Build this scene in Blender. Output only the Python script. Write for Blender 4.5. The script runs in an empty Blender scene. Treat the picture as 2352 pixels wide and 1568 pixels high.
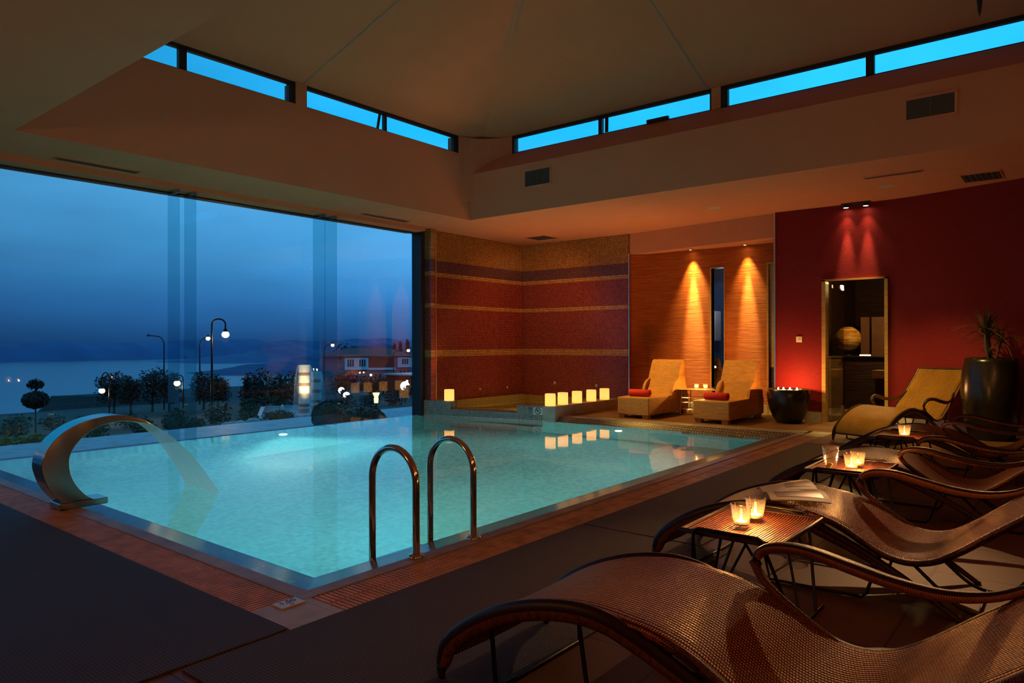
import bpy, math, random
from mathutils import Vector, Matrix
R = math.radians
random.seed(7)
scene = bpy.context.scene
COL = scene.collection

# ------------------------------------------------------------------ mesh helper
class MB:
    """Collects faces (with uv in metres) and links them as ONE mesh object."""
    def __init__(self):
        self.v = []; self.f = []; self.uv = []; self.sm = []
    def add(self, verts, faces, uvs=None, smooth=False):
        o = len(self.v); self.v += [tuple(p) for p in verts]
        for i, f in enumerate(faces):
            self.f.append([o + k for k in f]); self.sm.append(smooth)
            self.uv.append(uvs[i] if uvs else [(verts[k][0] + verts[k][2] * .3, verts[k][1] + verts[k][2]) for k in f])
        return self
    def box(self, x0, x1, y0, y1, z0, z1, bev=0.0):
        b = min(bev, (x1 - x0) / 2.01, (y1 - y0) / 2.01, (z1 - z0) / 2.01)
        if b <= 0:
            p = [(x, y, z) for z in (z0, z1) for y in (y0, y1) for x in (x0, x1)]
            return self.add(p, [(0, 2, 3, 1), (4, 5, 7, 6), (0, 1, 5, 4), (2, 6, 7, 3), (0, 4, 6, 2), (1, 3, 7, 5)])
        def ring(z, i):
            return [(x0 + i + b, y0 + i, z), (x1 - i - b, y0 + i, z), (x1 - i, y0 + i + b, z), (x1 - i, y1 - i - b, z),
                    (x1 - i - b, y1 - i, z), (x0 + i + b, y1 - i, z), (x0 + i, y1 - i - b, z), (x0 + i, y0 + i + b, z)]
        b2 = b * .999
        rs = [ring(z0, b2 * .0 + b * .6), ring(z0 + b, 0), ring(z1 - b, 0), ring(z1, b * .6)]
        p = sum(rs, []); f = []
        for k in range(3):
            for i in range(8):
                f.append((k * 8 + i, k * 8 + (i + 1) % 8, k * 8 + 8 + (i + 1) % 8, k * 8 + 8 + i))
        f += [tuple(range(7, -1, -1)), tuple(range(24, 32))]
        return self.add(p, f)
    def quad(self, a, b, c, d):
        return self.add([a, b, c, d], [(0, 1, 2, 3)])
    def prism(self, poly, z0, z1):
        n = len(poly)
        p = [(x, y, z0) for x, y in poly] + [(x, y, z1) for x, y in poly]
        return self.add(p, [tuple(range(n - 1, -1, -1)), tuple(range(n, 2 * n))] + [(i, (i + 1) % n, n + (i + 1) % n, n + i) for i in range(n)])
    def prism_ax(self, poly, a0, a1, ax):
        """polygon in the plane perpendicular to axis ax, extruded from a0 to a1"""
        def P(u, w, a): return (a, u, w) if ax == 'x' else ((u, a, w) if ax == 'y' else (u, w, a))
        n = len(poly)
        p = [P(u, w, a0) for u, w in poly] + [P(u, w, a1) for u, w in poly]
        return self.add(p, [tuple(range(n - 1, -1, -1)), tuple(range(n, 2 * n))] + [(i, (i + 1) % n, n + (i + 1) % n, n + i) for i in range(n)])
    def lathe(self, prof, cx=0, cy=0, cz=0, n=32, smooth=True):
        p = []; f = []; uv = []
        for r, z in prof:
            for i in range(n):
                a = 2 * math.pi * i / n
                p.append((cx + r * math.cos(a), cy + r * math.sin(a), cz + z))
        for k in range(len(prof) - 1):
            for i in range(n):
                f.append((k * n + i, k * n + (i + 1) % n, k * n + n + (i + 1) % n, k * n + n + i))
        return self.add(p, f, None, smooth)
    def sweep(self, path, ra, rb=None, n=8, up=(0, 0, 1), closed=False, cap=True, smooth=True):
        """elliptical section (ra sideways, rb along 'up') swept along the path"""
        P = [Vector(q) for q in path]; m = len(P)
        if not isinstance(ra, (list, tuple)): ra = [ra] * m
        rb = ra if rb is None else (rb if isinstance(rb, (list, tuple)) else [rb] * m)
        upv = Vector(up); vs = []; uvs = []; fs = []; L = 0.0; Ls = []
        for i in range(m):
            if closed: t = P[(i + 1) % m] - P[i - 1]
            else: t = P[min(i + 1, m - 1)] - P[max(i - 1, 0)]
            t.normalize()
            s = t.cross(upv)
            if s.length < 1e-4: s = t.cross(Vector((0, 1, 0))) if abs(t.y) < .9 else t.cross(Vector((1, 0, 0)))
            s.normalize(); w = s.cross(t); w.normalize()
            if i: L += (P[i] - P[i - 1]).length
            Ls.append(L)
            for k in range(n):
                a = 2 * math.pi * k / n
                vs.append(P[i] + s * (ra[i] * math.cos(a)) + w * (rb[i] * math.sin(a)))
        r0 = sum(ra) / m
        for i in range(m if closed else m - 1):
            j = (i + 1) % m; l1 = Ls[i] + .02 if j == 0 else Ls[j]
            for k in range(n):
                fs.append((i * n + k, i * n + (k + 1) % n, j * n + (k + 1) % n, j * n + k))
                u0 = k * 6.283 * r0 / n; u1 = (k + 1) * 6.283 * r0 / n
                uvs.append([(Ls[i], u0), (Ls[i], u1), (l1, u1), (l1, u0)])
        self.add([tuple(q) for q in vs], fs, uvs, smooth)
        if cap and not closed:
            self.add([tuple(q) for q in vs[:n]], [tuple(range(n - 1, -1, -1))]); self.add([tuple(q) for q in vs[-n:]], [tuple(range(n))])
        return self
    def rod(self, a, b, r, n=8): return self.sweep([a, b], r, n=n)
    def grid(self, fn, nu, nv, smooth=True, th=0.0):
        """fn(i/nu, j/nv) -> (x, y, z, u, v)"""
        q = [[fn(i / nu, j / nv) for j in range(nv + 1)] for i in range(nu + 1)]
        vs = [q[i][j][:3] for i in range(nu + 1) for j in range(nv + 1)]
        fs = []; uv = []
        for i in range(nu):
            for j in range(nv):
                a, b, c, d = (i, j), (i + 1, j), (i + 1, j + 1), (i, j + 1)
                fs.append([x * (nv + 1) + y for x, y in (a, b, c, d)]); uv.append([q[x][y][3:5] for x, y in (a, b, c, d)])
        return self.add(vs, fs, uv, smooth)
    def ball(self, c, r, n=16, m=10, sq=(1, 1, 1)):
        prof = [(r * math.sin(math.pi * k / m), -r * math.cos(math.pi * k / m)) for k in range(m + 1)]
        prof[0] = (1e-4, -r); prof[-1] = (1e-4, r)
        o = len(self.v); self.lathe(prof, 0, 0, 0, n)
        for i in range(o, len(self.v)):
            x, y, z = self.v[i]; self.v[i] = (c[0] + x * sq[0], c[1] + y * sq[1], c[2] + z * sq[2])
        return self
    def leaves(self, c, rad, n, size, shell=.55, rnd=random):
        for _ in range(n):
            d = Vector((rnd.gauss(0, 1), rnd.gauss(0, 1), rnd.gauss(0, 1))).normalized() * (shell + (1 - shell) * rnd.random())
            p = Vector((c[0] + d.x * rad[0], c[1] + d.y * rad[1], c[2] + d.z * rad[2]))
            a = Vector((rnd.gauss(0, 1), rnd.gauss(0, 1), rnd.gauss(0, .7))).normalized(); b = a.cross(Vector((rnd.gauss(0, 1), rnd.gauss(0, 1), 1))).normalized()
            s = size * rnd.uniform(.6, 1.3)
            self.add([p - a * s, p + b * s * .45, p + a * s, p - b * s * .45], [(0, 1, 2, 3)])
        return self
    def build(self, name, mat, parent=None, origin=None, modifiers=None):
        """top-level: the origin goes to the middle of the base; a part is built in its parent's frame"""
        vs = self.v
        loc = (0, 0, 0)
        if parent is None:
            if origin is None:
                xs = [p[0] for p in vs]; ys = [p[1] for p in vs]; zs = [p[2] for p in vs]
                origin = ((min(xs) + max(xs)) / 2, (min(ys) + max(ys)) / 2, min(zs))
            loc = origin
            vs = [(p[0] - loc[0], p[1] - loc[1], p[2] - loc[2]) for p in vs]
        me = bpy.data.meshes.new(name); me.from_pydata(vs, [], self.f); me.update()
        ul = me.uv_layers.new(name='UVMap'); flat = []
        for u in self.uv:
            for a in u: flat += [a[0], a[1]]
        ul.data.foreach_set('uv', flat)
        me.polygons.foreach_set('use_smooth', self.sm)
        me.materials.append(mat)
        o = bpy.data.objects.new(name, me); COL.objects.link(o)
        if parent is None: o.location = loc
        else: o.parent = parent
        return o

def shifted(mb, d):
    mb.v = [(x - d[0], y - d[1], z - d[2]) for x, y, z in mb.v]; return mb
def thing(name, loc, label, cat, group=None, rz=0.0):
    o = bpy.data.objects.new(name, None); COL.objects.link(o); o.empty_display_size = .1
    o.location = loc; o.rotation_euler = (0, 0, rz)
    return tag(o, label, cat, group)
def tag(o, label, cat, group=None, kind=None):
    o['label'] = label; o['category'] = cat
    if group: o['group'] = group
    if kind: o['kind'] = kind
    return o
def struct(o, label=None):
    o['kind'] = 'structure'
    if label: o['label'] = label
    return o
def copy_tree(o, parent=None):
    c = o.copy(); COL.objects.link(c)
    if parent: c.parent = parent
    for ch in list(o.children): copy_tree(ch, c)
    return c
def smooth_path(pts, k=6):
    """Catmull-Rom through pts (tuples of any length)"""
    out = []
    n = len(pts)
    for i in range(n - 1):
        p0, p1, p2, p3 = pts[max(i - 1, 0)], pts[i], pts[i + 1], pts[min(i + 2, n - 1)]
        for s in range(k):
            t = s / k
            out.append(tuple(.5 * (2 * b + (c - a) * t + (2 * a - 5 * b + 4 * c - d) * t * t + (3 * b - a - 3 * c + d) * t ** 3)
                             for a, b, c, d in zip(p0, p1, p2, p3)))
    out.append(tuple(pts[-1])); return out

# ------------------------------------------------------------------ materials
MATS = {}
def nodes(name):
    m = bpy.data.materials.new(name); m.use_nodes = True
    nt = m.node_tree; nt.nodes.clear()
    out = nt.nodes.new('ShaderNodeOutputMaterial')
    return m, nt, out
class N:
    def __init__(self, nt): self.nt = nt
    def __call__(self, kind, ins=None, **kw):
        n = self.nt.nodes.new('ShaderNode' + kind)
        for k, v in kw.items(): setattr(n, k, v)
        for k, v in (ins or {}).items():
            if isinstance(v, tuple) and len(v) == 2 and hasattr(v[0], 'outputs'): self.nt.links.new(v[0].outputs[v[1]], n.inputs[k])
            elif hasattr(v, 'outputs'): self.nt.links.new(v.outputs[0], n.inputs[k])
            else: n.inputs[k].default_value = v
        return n
    def math(self, op, a, b=0.0, c=0.0):
        n = self.nt.nodes.new('ShaderNodeMath'); n.operation = op
        for i, v in enumerate((a, b, c)):
            if hasattr(v, 'outputs'): self.nt.links.new(v.outputs[0], n.inputs[i])
            elif isinstance(v, tuple): self.nt.links.new(v[0].outputs[v[1]], n.inputs[i])
            else: n.inputs[i].default_value = v
        return n
    def ramp(self, fac, stops, interp='LINEAR'):
        n = self.nt.nodes.new('ShaderNodeValToRGB'); n.color_ramp.interpolation = interp
        e = n.color_ramp.elements
        while len(e) < len(stops): e.new(.5)
        for k, (p, c) in enumerate(stops): e[k].position = p; e[k].color = (*c, 1)
        if isinstance(fac, tuple): self.nt.links.new(fac[0].outputs[fac[1]], n.inputs[0])
        else: self.nt.links.new(fac.outputs[0], n.inputs[0])
        return n
    def link(self, a, ao, b, bi): self.nt.links.new(a.outputs[ao], b.inputs[bi])
def c4(c): return (*c, 1)
def pbr(name, col, rough=.5, metal=0.0, var=0.0, vscale=4.0, bump=0.0, bscale=40.0, spec=.5, emit=None, es=0.0):
    """plain procedural surface: noise-varied colour, optional noise bump"""
    m, nt, out = nodes(name); n = N(nt)
    tc = n('TexCoord')
    p = n('BsdfPrincipled', {'Base Color': c4(col), 'Roughness': rough, 'Metallic': metal})
    p.inputs['Specular IOR Level'].default_value = spec
    if var:
        tx = n('TexNoise', {'Vector': (tc, 'Object'), 'Scale': vscale, 'Detail': 4.0})
        r = n.ramp((tx, 'Fac'), [(.3, tuple(x * (1 - var) for x in col)), (.7, tuple(min(1, x * (1 + var)) for x in col))])
        n.link(r, 0, p, 'Base Color')
    if bump:
        tb = n('TexNoise', {'Vector': (tc, 'Object'), 'Scale': bscale, 'Detail': 3.0})
        bn = n('Bump', {'Height': (tb, 'Fac'), 'Strength': bump, 'Distance': .01}); n.link(bn, 0, p, 'Normal')
    if emit:
        p.inputs['Emission Color'].default_value = c4(emit); p.inputs['Emission Strength'].default_value = es
    n.link(p, 0, out, 'Surface'); MATS[name] = m; return m
def glow(name, col, s):
    m, nt, out = nodes(name); n = N(nt)
    e = n('Emission', {'Color': c4(col), 'Strength': s}); n.link(e, 0, out, 'Surface'); MATS[name] = m; return m
def sheet_glass(name, tint, spec=1.0, rough=0.0, ior=1.5, milk=0.0):
    """thin pane: clear sheet with Fresnel reflection"""
    m, nt, out = nodes(name); n = N(nt)
    t = n('BsdfTransparent', {'Color': c4(tint)}); g = n('BsdfGlossy', {'Roughness': rough, 'Color': (1, 1, 1, 1)})
    ge = n('NewGeometry'); dt = n('VectorMath', {0: (ge, 'Incoming'), 1: (ge, 'Normal')}, operation='DOT_PRODUCT')
    sc_ = n.math('POWER', n.math('SUBTRACT', 1.0, n.math('ABSOLUTE', (dt, 'Value'))), 5.0); f0 = ((ior - 1) / (ior + 1)) ** 2
    k = n.math('MULTIPLY', n.math('ADD', n.math('MULTIPLY', sc_, 1 - f0), f0), spec, 0.0); k.use_clamp = True
    mx = n('MixShader', {0: k}); n.link(t, 0, mx, 1); n.link(g, 0, mx, 2)
    if milk:
        tl = n('BsdfTranslucent', {'Color': (1, .9, .75, 1)}); m2 = n('MixShader', {0: milk}); n.link(mx, 0, m2, 1); n.link(tl, 0, m2, 2); mx = m2
    n.link(mx, 0, out, 'Surface'); MATS[name] = m; return m

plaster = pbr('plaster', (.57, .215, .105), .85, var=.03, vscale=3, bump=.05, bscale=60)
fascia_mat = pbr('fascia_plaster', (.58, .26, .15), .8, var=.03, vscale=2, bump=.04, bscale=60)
dark_frame = pbr('dark_frame', (.012, .012, .016), .45, var=.2)
steel_dark = pbr('steel_dark', (.03, .024, .02), .38, .85, var=.2, vscale=12)
chrome = pbr('chrome', (.62, .60, .56), .10, 1.0, var=.03)
brushed = pbr('brushed_steel', (.40, .375, .36), .15, 1.0, var=.06, vscale=30, bump=.02, bscale=150)
trim_metal = pbr('trim_metal', (.72, .68, .62), .3, 1.0, var=.05)
stone = pbr('coping_stone', (.34, .29, .24), .5, var=.22, vscale=6, bump=.1, bscale=30)
stone_pale = pbr('pale_slab', (.42, .38, .36), .5, var=.25, vscale=5, bump=.08, bscale=25)
grating_mat = pbr('grating', (.60, .30, .11), .5, var=.25, vscale=9, bump=.08, bscale=60)
gutter_mat = pbr('gutter', (.012, .009, .008), .7, var=.3)
vent_mat = pbr('vent', (.10, .075, .06), .5, var=.1)
vent_dark = pbr('vent_dark', (.008, .006, .006), .7, var=.2)
glaze = pbr('black_glaze', (.012, .008, .006), .24, var=.35, vscale=5, bump=.15, bscale=14)
towel_red = pbr('red_towel', (.50, .022, .012), .95, var=.15, vscale=20, bump=.6, bscale=120)
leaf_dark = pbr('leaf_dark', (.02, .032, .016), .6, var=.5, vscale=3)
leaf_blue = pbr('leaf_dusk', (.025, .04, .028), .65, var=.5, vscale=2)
leaf_yellow = pbr('leaf_yellow', (.20, .20, .03), .6, var=.4, vscale=6)
bark = pbr('bark', (.04, .028, .02), .85, var=.3, vscale=20, bump=.4, bscale=40)
palm_leaf = pbr('palm_leaf', (.055, .038, .018), .55, var=.4, vscale=12)
wax = pbr('wax', (.82, .70, .52), .5, var=.04)
pane = sheet_glass('pane_glass', (.94, .975, .985), 1.0)
fin_glass = sheet_glass('fin_glass', (.70, .86, .88), 1.0)
cup_glass = sheet_glass('cup_glass', (.98, .95, .90), 2.6, .04, milk=.012)
def tile_mat(name, axes, size, bands=None, c1=(.2, .2, .2), c2=None, mortar=(.05, .05, .05), msize=.004, rough=.25, bump=.4, aspect=1.0, spec=.5):
    """square glazed tiles laid in the plane of two world axes; bands = [(z_from, colour), ...] tile colours by course height"""
    m, nt, out = nodes(name); n = N(nt)
    g = n('NewGeometry'); s = n('SeparateXYZ', {0: (g, 'Position')})
    cv = n('CombineXYZ', {0: (s, axes[0]), 1: (s, axes[1])})
    br = n('TexBrick', {'Vector': cv, 'Scale': 1.0, 'Mortar Size': msize, 'Mortar Smooth': .15, 'Bias': 0.0, 'Brick Width': size * aspect, 'Row Height': size,
                        'Color1': (.72, .72, .72, 1), 'Color2': (1.15, 1.15, 1.15, 1), 'Mortar': (0, 0, 0, 1)}, offset=0.0, squash=1.0)
    if bands:
        zf = n.math('DIVIDE', (s, 'Z'), 4.0)
        base = n.ramp(zf, [(max(0, z / 4.0), c) for z, c in bands], 'CONSTANT')
    else:
        nz = n('TexNoise', {'Vector': (g, 'Position'), 'Scale': 1.0 / size * .7, 'Detail': 1.0})
        base = n.ramp((nz, 'Fac'), [(.35, c1), (.65, c2 or c1)])
    mul = n('Mix', {0: 1.0}, data_type='RGBA', blend_type='MULTIPLY')
    n.link(base, 0, mul, 6); n.link(br, 'Color', mul, 7)
    mx = n('Mix', {0: (br, 'Fac')}, data_type='RGBA'); n.link(mul, 2, mx, 6); mx.inputs[7].default_value = c4(mortar)
    p = n('BsdfPrincipled', {'Roughness': rough}); p.inputs['Specular IOR Level'].default_value = spec
    n.link(mx, 2, p, 'Base Color')
    inv = n.math('SUBTRACT', 1.0, (br, 'Fac'))
    # every tile sits at a slightly different tilt
    nz2 = n('TexWhiteNoise', {'Vector': n('VectorMath', {0: cv, 1: (size, size, size)}, operation='SNAP')}, noise_dimensions='3D')
    bn = n('Bump', {'Height': inv, 'Strength': bump, 'Distance': .004}); n.link(bn, 0, p, 'Normal')
    n.link(p, 0, out, 'Surface'); MATS[name] = m; return m

RED_T, GOLD_T, PURP_T = (.34, .052, .034), (.62, .29, .075), (.16, .06, .08)
BANDS = [(0, RED_T), (.965, GOLD_T), (1.085, RED_T), (1.845, GOLD_T), (1.93, RED_T), (2.425, GOLD_T), (2.505, PURP_T), (2.73, (.50, .22, .05))]
mosaic_x = tile_mat('mosaic_facing_window', ('X', 'Z'), .034, BANDS, mortar=(.035, .015, .012), rough=.22)
mosaic_y = tile_mat('mosaic_facing_pool', ('Y', 'Z'), .034, BANDS, mortar=(.05, .03, .028), rough=.22)
mosaic_grey = tile_mat('mosaic_grey', ('Y', 'Z'), .03, None, (.30, .30, .29), (.42, .40, .38), (.12, .11, .10), rough=.3)
mosaic_gold = tile_mat('mosaic_gold', ('Y', 'Z'), .03, None, (.40, .27, .07), (.50, .35, .10), (.2, .13, .04), rough=.3)
mosaic_gold_x = tile_mat('mosaic_gold_x', ('X', 'Z'), .03, None, (.40, .27, .07), (.50, .35, .10), (.2, .13, .04), rough=.3)
mosaic_edge = tile_mat('mosaic_edge', ('X', 'Y'), .042, None, (.10, .125, .14), (.20, .22, .23), (.012, .014, .016), msize=.009, rough=.18, bump=.7)
mosaic_far = tile_mat('mosaic_far', ('X', 'Y'), .042, None, (.22, .17, .10), (.32, .25, .15), (.05, .04, .03), msize=.006, rough=.3, bump=.5)
pool_tile = tile_mat('pool_tile', ('X', 'Y'), .05, None, (.155, .53, .53), (.17, .56, .56), (.15, .51, .51), msize=.004, rough=.5, bump=.05)
pool_wall_x = tile_mat('pool_wall_x', ('X', 'Z'), .05, None, (.155, .53, .53), (.17, .56, .56), (.15, .51, .51), rough=.5, bump=.05)
pool_wall_y = tile_mat('pool_wall_y', ('Y', 'Z'), .05, None, (.155, .53, .53), (.17, .56, .56), (.15, .51, .51), rough=.5, bump=.05)
floor_tile = tile_mat('floor_tile', ('X', 'Y'), .62, None, (.125, .055, .024), (.145, .066, .03), (.05, .026, .014), msize=.006, rough=.5, bump=.5, spec=.25)
corridor_tile = tile_mat('corridor_tile', ('X', 'Y'), .6, None, (.36, .26, .14), (.40, .29, .16), (.2, .15, .09), msize=.005, rough=.35, bump=.3)

def rattan(name, dark, light, pu=.0088, pv=.0150, bump=1.0, rough=.42):
    """woven cane: rows of raised beads; u runs along the row"""
    m, nt, out = nodes(name); n = N(nt)
    tc = n('TexCoord'); s = n('SeparateXYZ', {0: (tc, 'UV')})
    wob = n('TexNoise', {'Vector': (tc, 'UV'), 'Scale': 14.0, 'Detail': 2.0})
    wv = n.math('MULTIPLY', n.math('SUBTRACT', (wob, 'Fac'), .5), .006)
    v = n.math('DIVIDE', n.math('ADD', (s, 'Y'), wv), pv)
    row = n.math('FLOOR', v)
    off = n.math('MULTIPLY', n.math('MODULO', n.math('ABSOLUTE', row), 2.0), .5)
    u = n.math('ADD', n.math('DIVIDE', n.math('ADD', (s, 'X'), wv), pu), off)
    fu = n.math('ABSOLUTE', n.math('SINE', n.math('MULTIPLY', u, math.pi)))
    fv = n.math('ABSOLUTE', n.math('SINE', n.math('MULTIPLY', v, math.pi)))
    h = n.math('MULTIPLY', n.math('POWER', fu, .45), n.math('POWER', fv, 1.35))
    nz = n('TexNoise', {'Vector': (tc, 'UV'), 'Scale': 60.0, 'Detail': 2.0})
    big = n('TexNoise', {'Vector': (tc, 'UV'), 'Scale': 5.0, 'Detail': 3.0})
    fac = n.math('ADD', n.math('MULTIPLY', h, .85), n.math('MULTIPLY', n.math('SUBTRACT', (nz, 'Fac'), .5), .5))
    fac = n.math('ADD', fac, n.math('MULTIPLY', n.math('SUBTRACT', (big, 'Fac'), .5), .25))
    r = n.ramp(fac, [(.14, tuple(x * .08 for x in dark)), (.48, dark), (.90, light)])
    p = n('BsdfPrincipled', {'Roughness': rough}); n.link(r, 0, p, 'Base Color'); p.inputs['Specular IOR Level'].default_value = .28
    bn = n('Bump', {'Height': h, 'Strength': bump, 'Distance': .006}); n.link(bn, 0, p, 'Normal')
    n.link(p, 0, out, 'Surface'); MATS[name] = m; return m
cane = rattan('woven_cane', (.24, .052, .012), (.62, .18, .045))
cane_lit = rattan('woven_cane_lit', (.40, .15, .018), (.74, .36, .07))  # brighter golden copy of cane, strong spotlight put into its colour
cane_wrap_lit = rattan('cane_wrap_lit', (.36, .14, .03), (.62, .30, .08), pu=.007, pv=.5, bump=.5, rough=.38)  # wrapped counterpart for the spotlit lounger, brightness likewise in the colour
cane_wrap = rattan('cane_wrap', (.22, .062, .02), (.44, .15, .05), pu=.007, pv=.5, bump=.5, rough=.38)
cane_table = rattan('cane_table', (.17, .042, .012), (.38, .11, .032), pu=.013, pv=.013, bump=.9, rough=.3)

def woven_mat(name, c1, c2, p1=.009, p2=.014):
    m, nt, out = nodes(name); n = N(nt)
    g = n('NewGeometry'); s = n('SeparateXYZ', {0: (g, 'Position')})
    wob = n('TexNoise', {'Vector': (g, 'Position'), 'Scale': 9.0})
    w = n.math('MULTIPLY', n.math('SUBTRACT', (wob, 'Fac'), .5), .012)
    fu = n.math('ABSOLUTE', n.math('SINE', n.math('MULTIPLY', n.math('ADD', (s, 'X'), w), math.pi / p2)))
    fv = n.math('ABSOLUTE', n.math('SINE', n.math('MULTIPLY', n.math('ADD', (s, 'Y'), w), math.pi / p1)))
    h = n.math('MULTIPLY', fu, fv)
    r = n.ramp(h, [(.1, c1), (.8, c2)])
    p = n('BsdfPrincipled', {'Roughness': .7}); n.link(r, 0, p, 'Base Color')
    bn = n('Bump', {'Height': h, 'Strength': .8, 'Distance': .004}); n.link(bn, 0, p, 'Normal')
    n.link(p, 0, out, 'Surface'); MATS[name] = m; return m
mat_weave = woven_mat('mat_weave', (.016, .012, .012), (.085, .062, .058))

def streaked(name, c1, c2, c3, rough=.7, stretch=14.0, scale=6.0, bump=.5, dist=.02, axis='Z'):
    """horizontal fibres: noise squeezed along the height"""
    m, nt, out = nodes(name); n = N(nt)
    tc = n('NewGeometry')
    sc = (1, 1, stretch) if axis == 'Z' else (stretch, 1, 1)
    mp = n('Mapping', {'Vector': (tc, 'Position'), 'Scale': sc})
    t1 = n('TexNoise', {'Vector': mp, 'Scale': scale, 'Detail': 6.0, 'Roughness': .65, 'Distortion': .3})
    r = n.ramp((t1, 'Fac'), [(.3, c1), (.5, c2), (.72, c3)])
    p = n('BsdfPrincipled', {'Roughness': rough}); p.inputs['Specular IOR Level'].default_value = .25
    n.link(r, 0, p, 'Base Color')
    bn = n('Bump', {'Height': (t1, 'Fac'), 'Strength': bump, 'Distance': dist}); n.link(bn, 0, p, 'Normal')
    n.link(p, 0, out, 'Surface'); MATS[name] = m; return m
grass_cloth = streaked('grass_cloth', (.40, .060, .006), (.52, .100, .010), (.62, .16, .02), scale=2.6, stretch=15, bump=1.0, dist=.13)
red_fabric = streaked('red_fabric', (.13, .0015, .0025), (.165, .0025, .004), (.20, .005, .006), scale=14, stretch=9, bump=.5, dist=.008)
wicker_box = streaked('wicker_box', (.30, .13, .025), (.44, .20, .04), (.56, .28, .07), scale=9, stretch=11, bump=.8, dist=.012, rough=.5)
slats = streaked('dark_slats', (.018, .008, .005), (.035, .014, .008), (.06, .024, .012), scale=3, stretch=10, bump=.8, dist=.03, rough=.45)
wood_tan = streaked('tan_wood', (.30, .17, .05), (.40, .24, .08), (.48, .30, .11), scale=3, stretch=12, bump=.2, dist=.01, rough=.4)

def water(name, rough=.03, wave=.10, scale=1.6, tint=(.93, 1, .99)):
    m, nt, out = nodes(name); n = N(nt)
    g = n('NewGeometry')
    t = n('TexNoise', {'Vector': (g, 'Position'), 'Scale': scale, 'Detail': 3.0, 'Roughness': .5})
    b = n('Bump', {'Height': (t, 'Fac'), 'Strength': wave, 'Distance': .05})
    p = n('BsdfPrincipled', {'Base Color': c4(tint), 'Roughness': rough, 'IOR': 1.33}); p.inputs['Transmission Weight'].default_value = 1.0
    n.link(b, 0, p, 'Normal'); n.link(p, 0, out, 'Surface'); MATS[name] = m; return m
pool_water = water('pool_water', .04, .06, 1.1)
spa_water = water('spa_water', .03, .1, 4.0, (.95, 1, .93))
def sheet_water(name, ka=.8, kb=.30):
    m, nt, out = nodes(name); n = N(nt)
    tc = n('TexCoord'); mp = n('Mapping', {'Vector': (tc, 'UV'), 'Scale': (1.2, 60, 1)})
    t = n('TexNoise', {'Vector': mp, 'Scale': 3.0, 'Detail': 3.0})
    d = n('BsdfTranslucent', {'Color': (.9, .95, 1, 1)}); d2 = n('BsdfDiffuse', {'Color': (.85, .9, .95, 1)}); gl = n('BsdfGlossy', {'Roughness': .12})
    tr = n('BsdfTransparent')
    a = n('MixShader', {0: .5}); n.link(d, 0, a, 1); n.link(d2, 0, a, 2)
    b = n('MixShader', {0: .3}); n.link(a, 0, b, 1); n.link(gl, 0, b, 2)
    k = n.math('ADD', n.math('MULTIPLY', (t, 'Fac'), ka), kb)
    c = n('MixShader', {0: k}); n.link(tr, 0, c, 1); n.link(b, 0, c, 2); n.link(c, 0, out, 'Surface'); MATS[name] = m; return m
falling_water = sheet_water('falling_water')
veil_water = sheet_water('veil_water', .30, .02)
lake_mat = pbr('lake', (.012, .03, .07), .18, var=.1, vscale=.02, spec=.6)
hill_mat = pbr('hill', (.055, .13, .26), .95, var=.15, vscale=.02)  # bluish distance haze is put into both hill colours
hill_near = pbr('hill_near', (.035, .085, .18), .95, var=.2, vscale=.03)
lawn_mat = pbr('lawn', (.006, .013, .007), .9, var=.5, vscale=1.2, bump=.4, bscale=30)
flame_mat = glow('flame', (1.0, .70, .28), 40)
lamp_white = glow('lamp_white', (1.0, .86, .55), 14)
lamp_amber = glow('lamp_amber', (1.0, .50, .16), 16)
lamp_cool = glow('lamp_cool', (.95, .97, 1.0), 5)
spot_face = glow('spot_face', (1.0, .78, .42), 30)
pool_lamp_face = glow('pool_lamp_face', (.8, 1.0, .95), 6)
# ================================================================== SETTING
CZ = 3.287                                   # ceiling height
# --- floor
m = MB()
m.box(-4, 12.5, -3.6, 2.62, -.2, 0); m.box(-4, 1.746, 2.62, 9.5, -.2, 0)
m.prism([(10.13, 2.62), (12.5, 2.62), (12.5, 6.72), (9.90, 6.72)], -.2, 0)
struct(m.build('floor', floor_tile), 'dark brown tiled pool deck')
m = MB(); m.box(1.746, 2.0, 2.62, 9.4, -.3, -.03); m.box(2.0, 10.13, 2.62, 2.9, -.3, -.03)
m.prism([(9.83, 2.9), (10.13, 2.9), (9.90, 6.72), (9.62, 6.72)], -.3, -.03)
struct(m.build('trim_1', gutter_mat), 'dark overflow channel under the gratings')
# coping stones
m = MB(); m.box(1.986, 2.077, 2.882, 9.36, -.3, .004, .004); struct(m.build('trim_2', stone), 'stone kerb along the left pool edge')
m = MB(); m.box(2.0775, 9.83, 2.882, 2.976, -.3, .004, .004); struct(m.build('trim_3', stone), 'stone kerb along the right pool edge')
m = MB(); m.prism([(9.785, 2.978), (9.905, 2.978), (9.685, 6.72), (9.575, 6.72)], -.3, .004); struct(m.build('trim_4', stone), 'stone kerb along the far pool edge')
m = MB(); m.box(1.748, 1.984, 2.622, 2.930, -.2, .003, .003); m.box(1.984, 2.03, 2.622, 2.880, -.2, .003, .003); struct(m.build('trim_5', stone_pale), 'pale stone corner slab beside the depth plaque')
m = MB(); m.box(9.56, 10.12, 2.60, 2.86, -.2, .003, .003); struct(m.build('trim_6', stone), 'stone corner slab at the far end of the pool')
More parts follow.
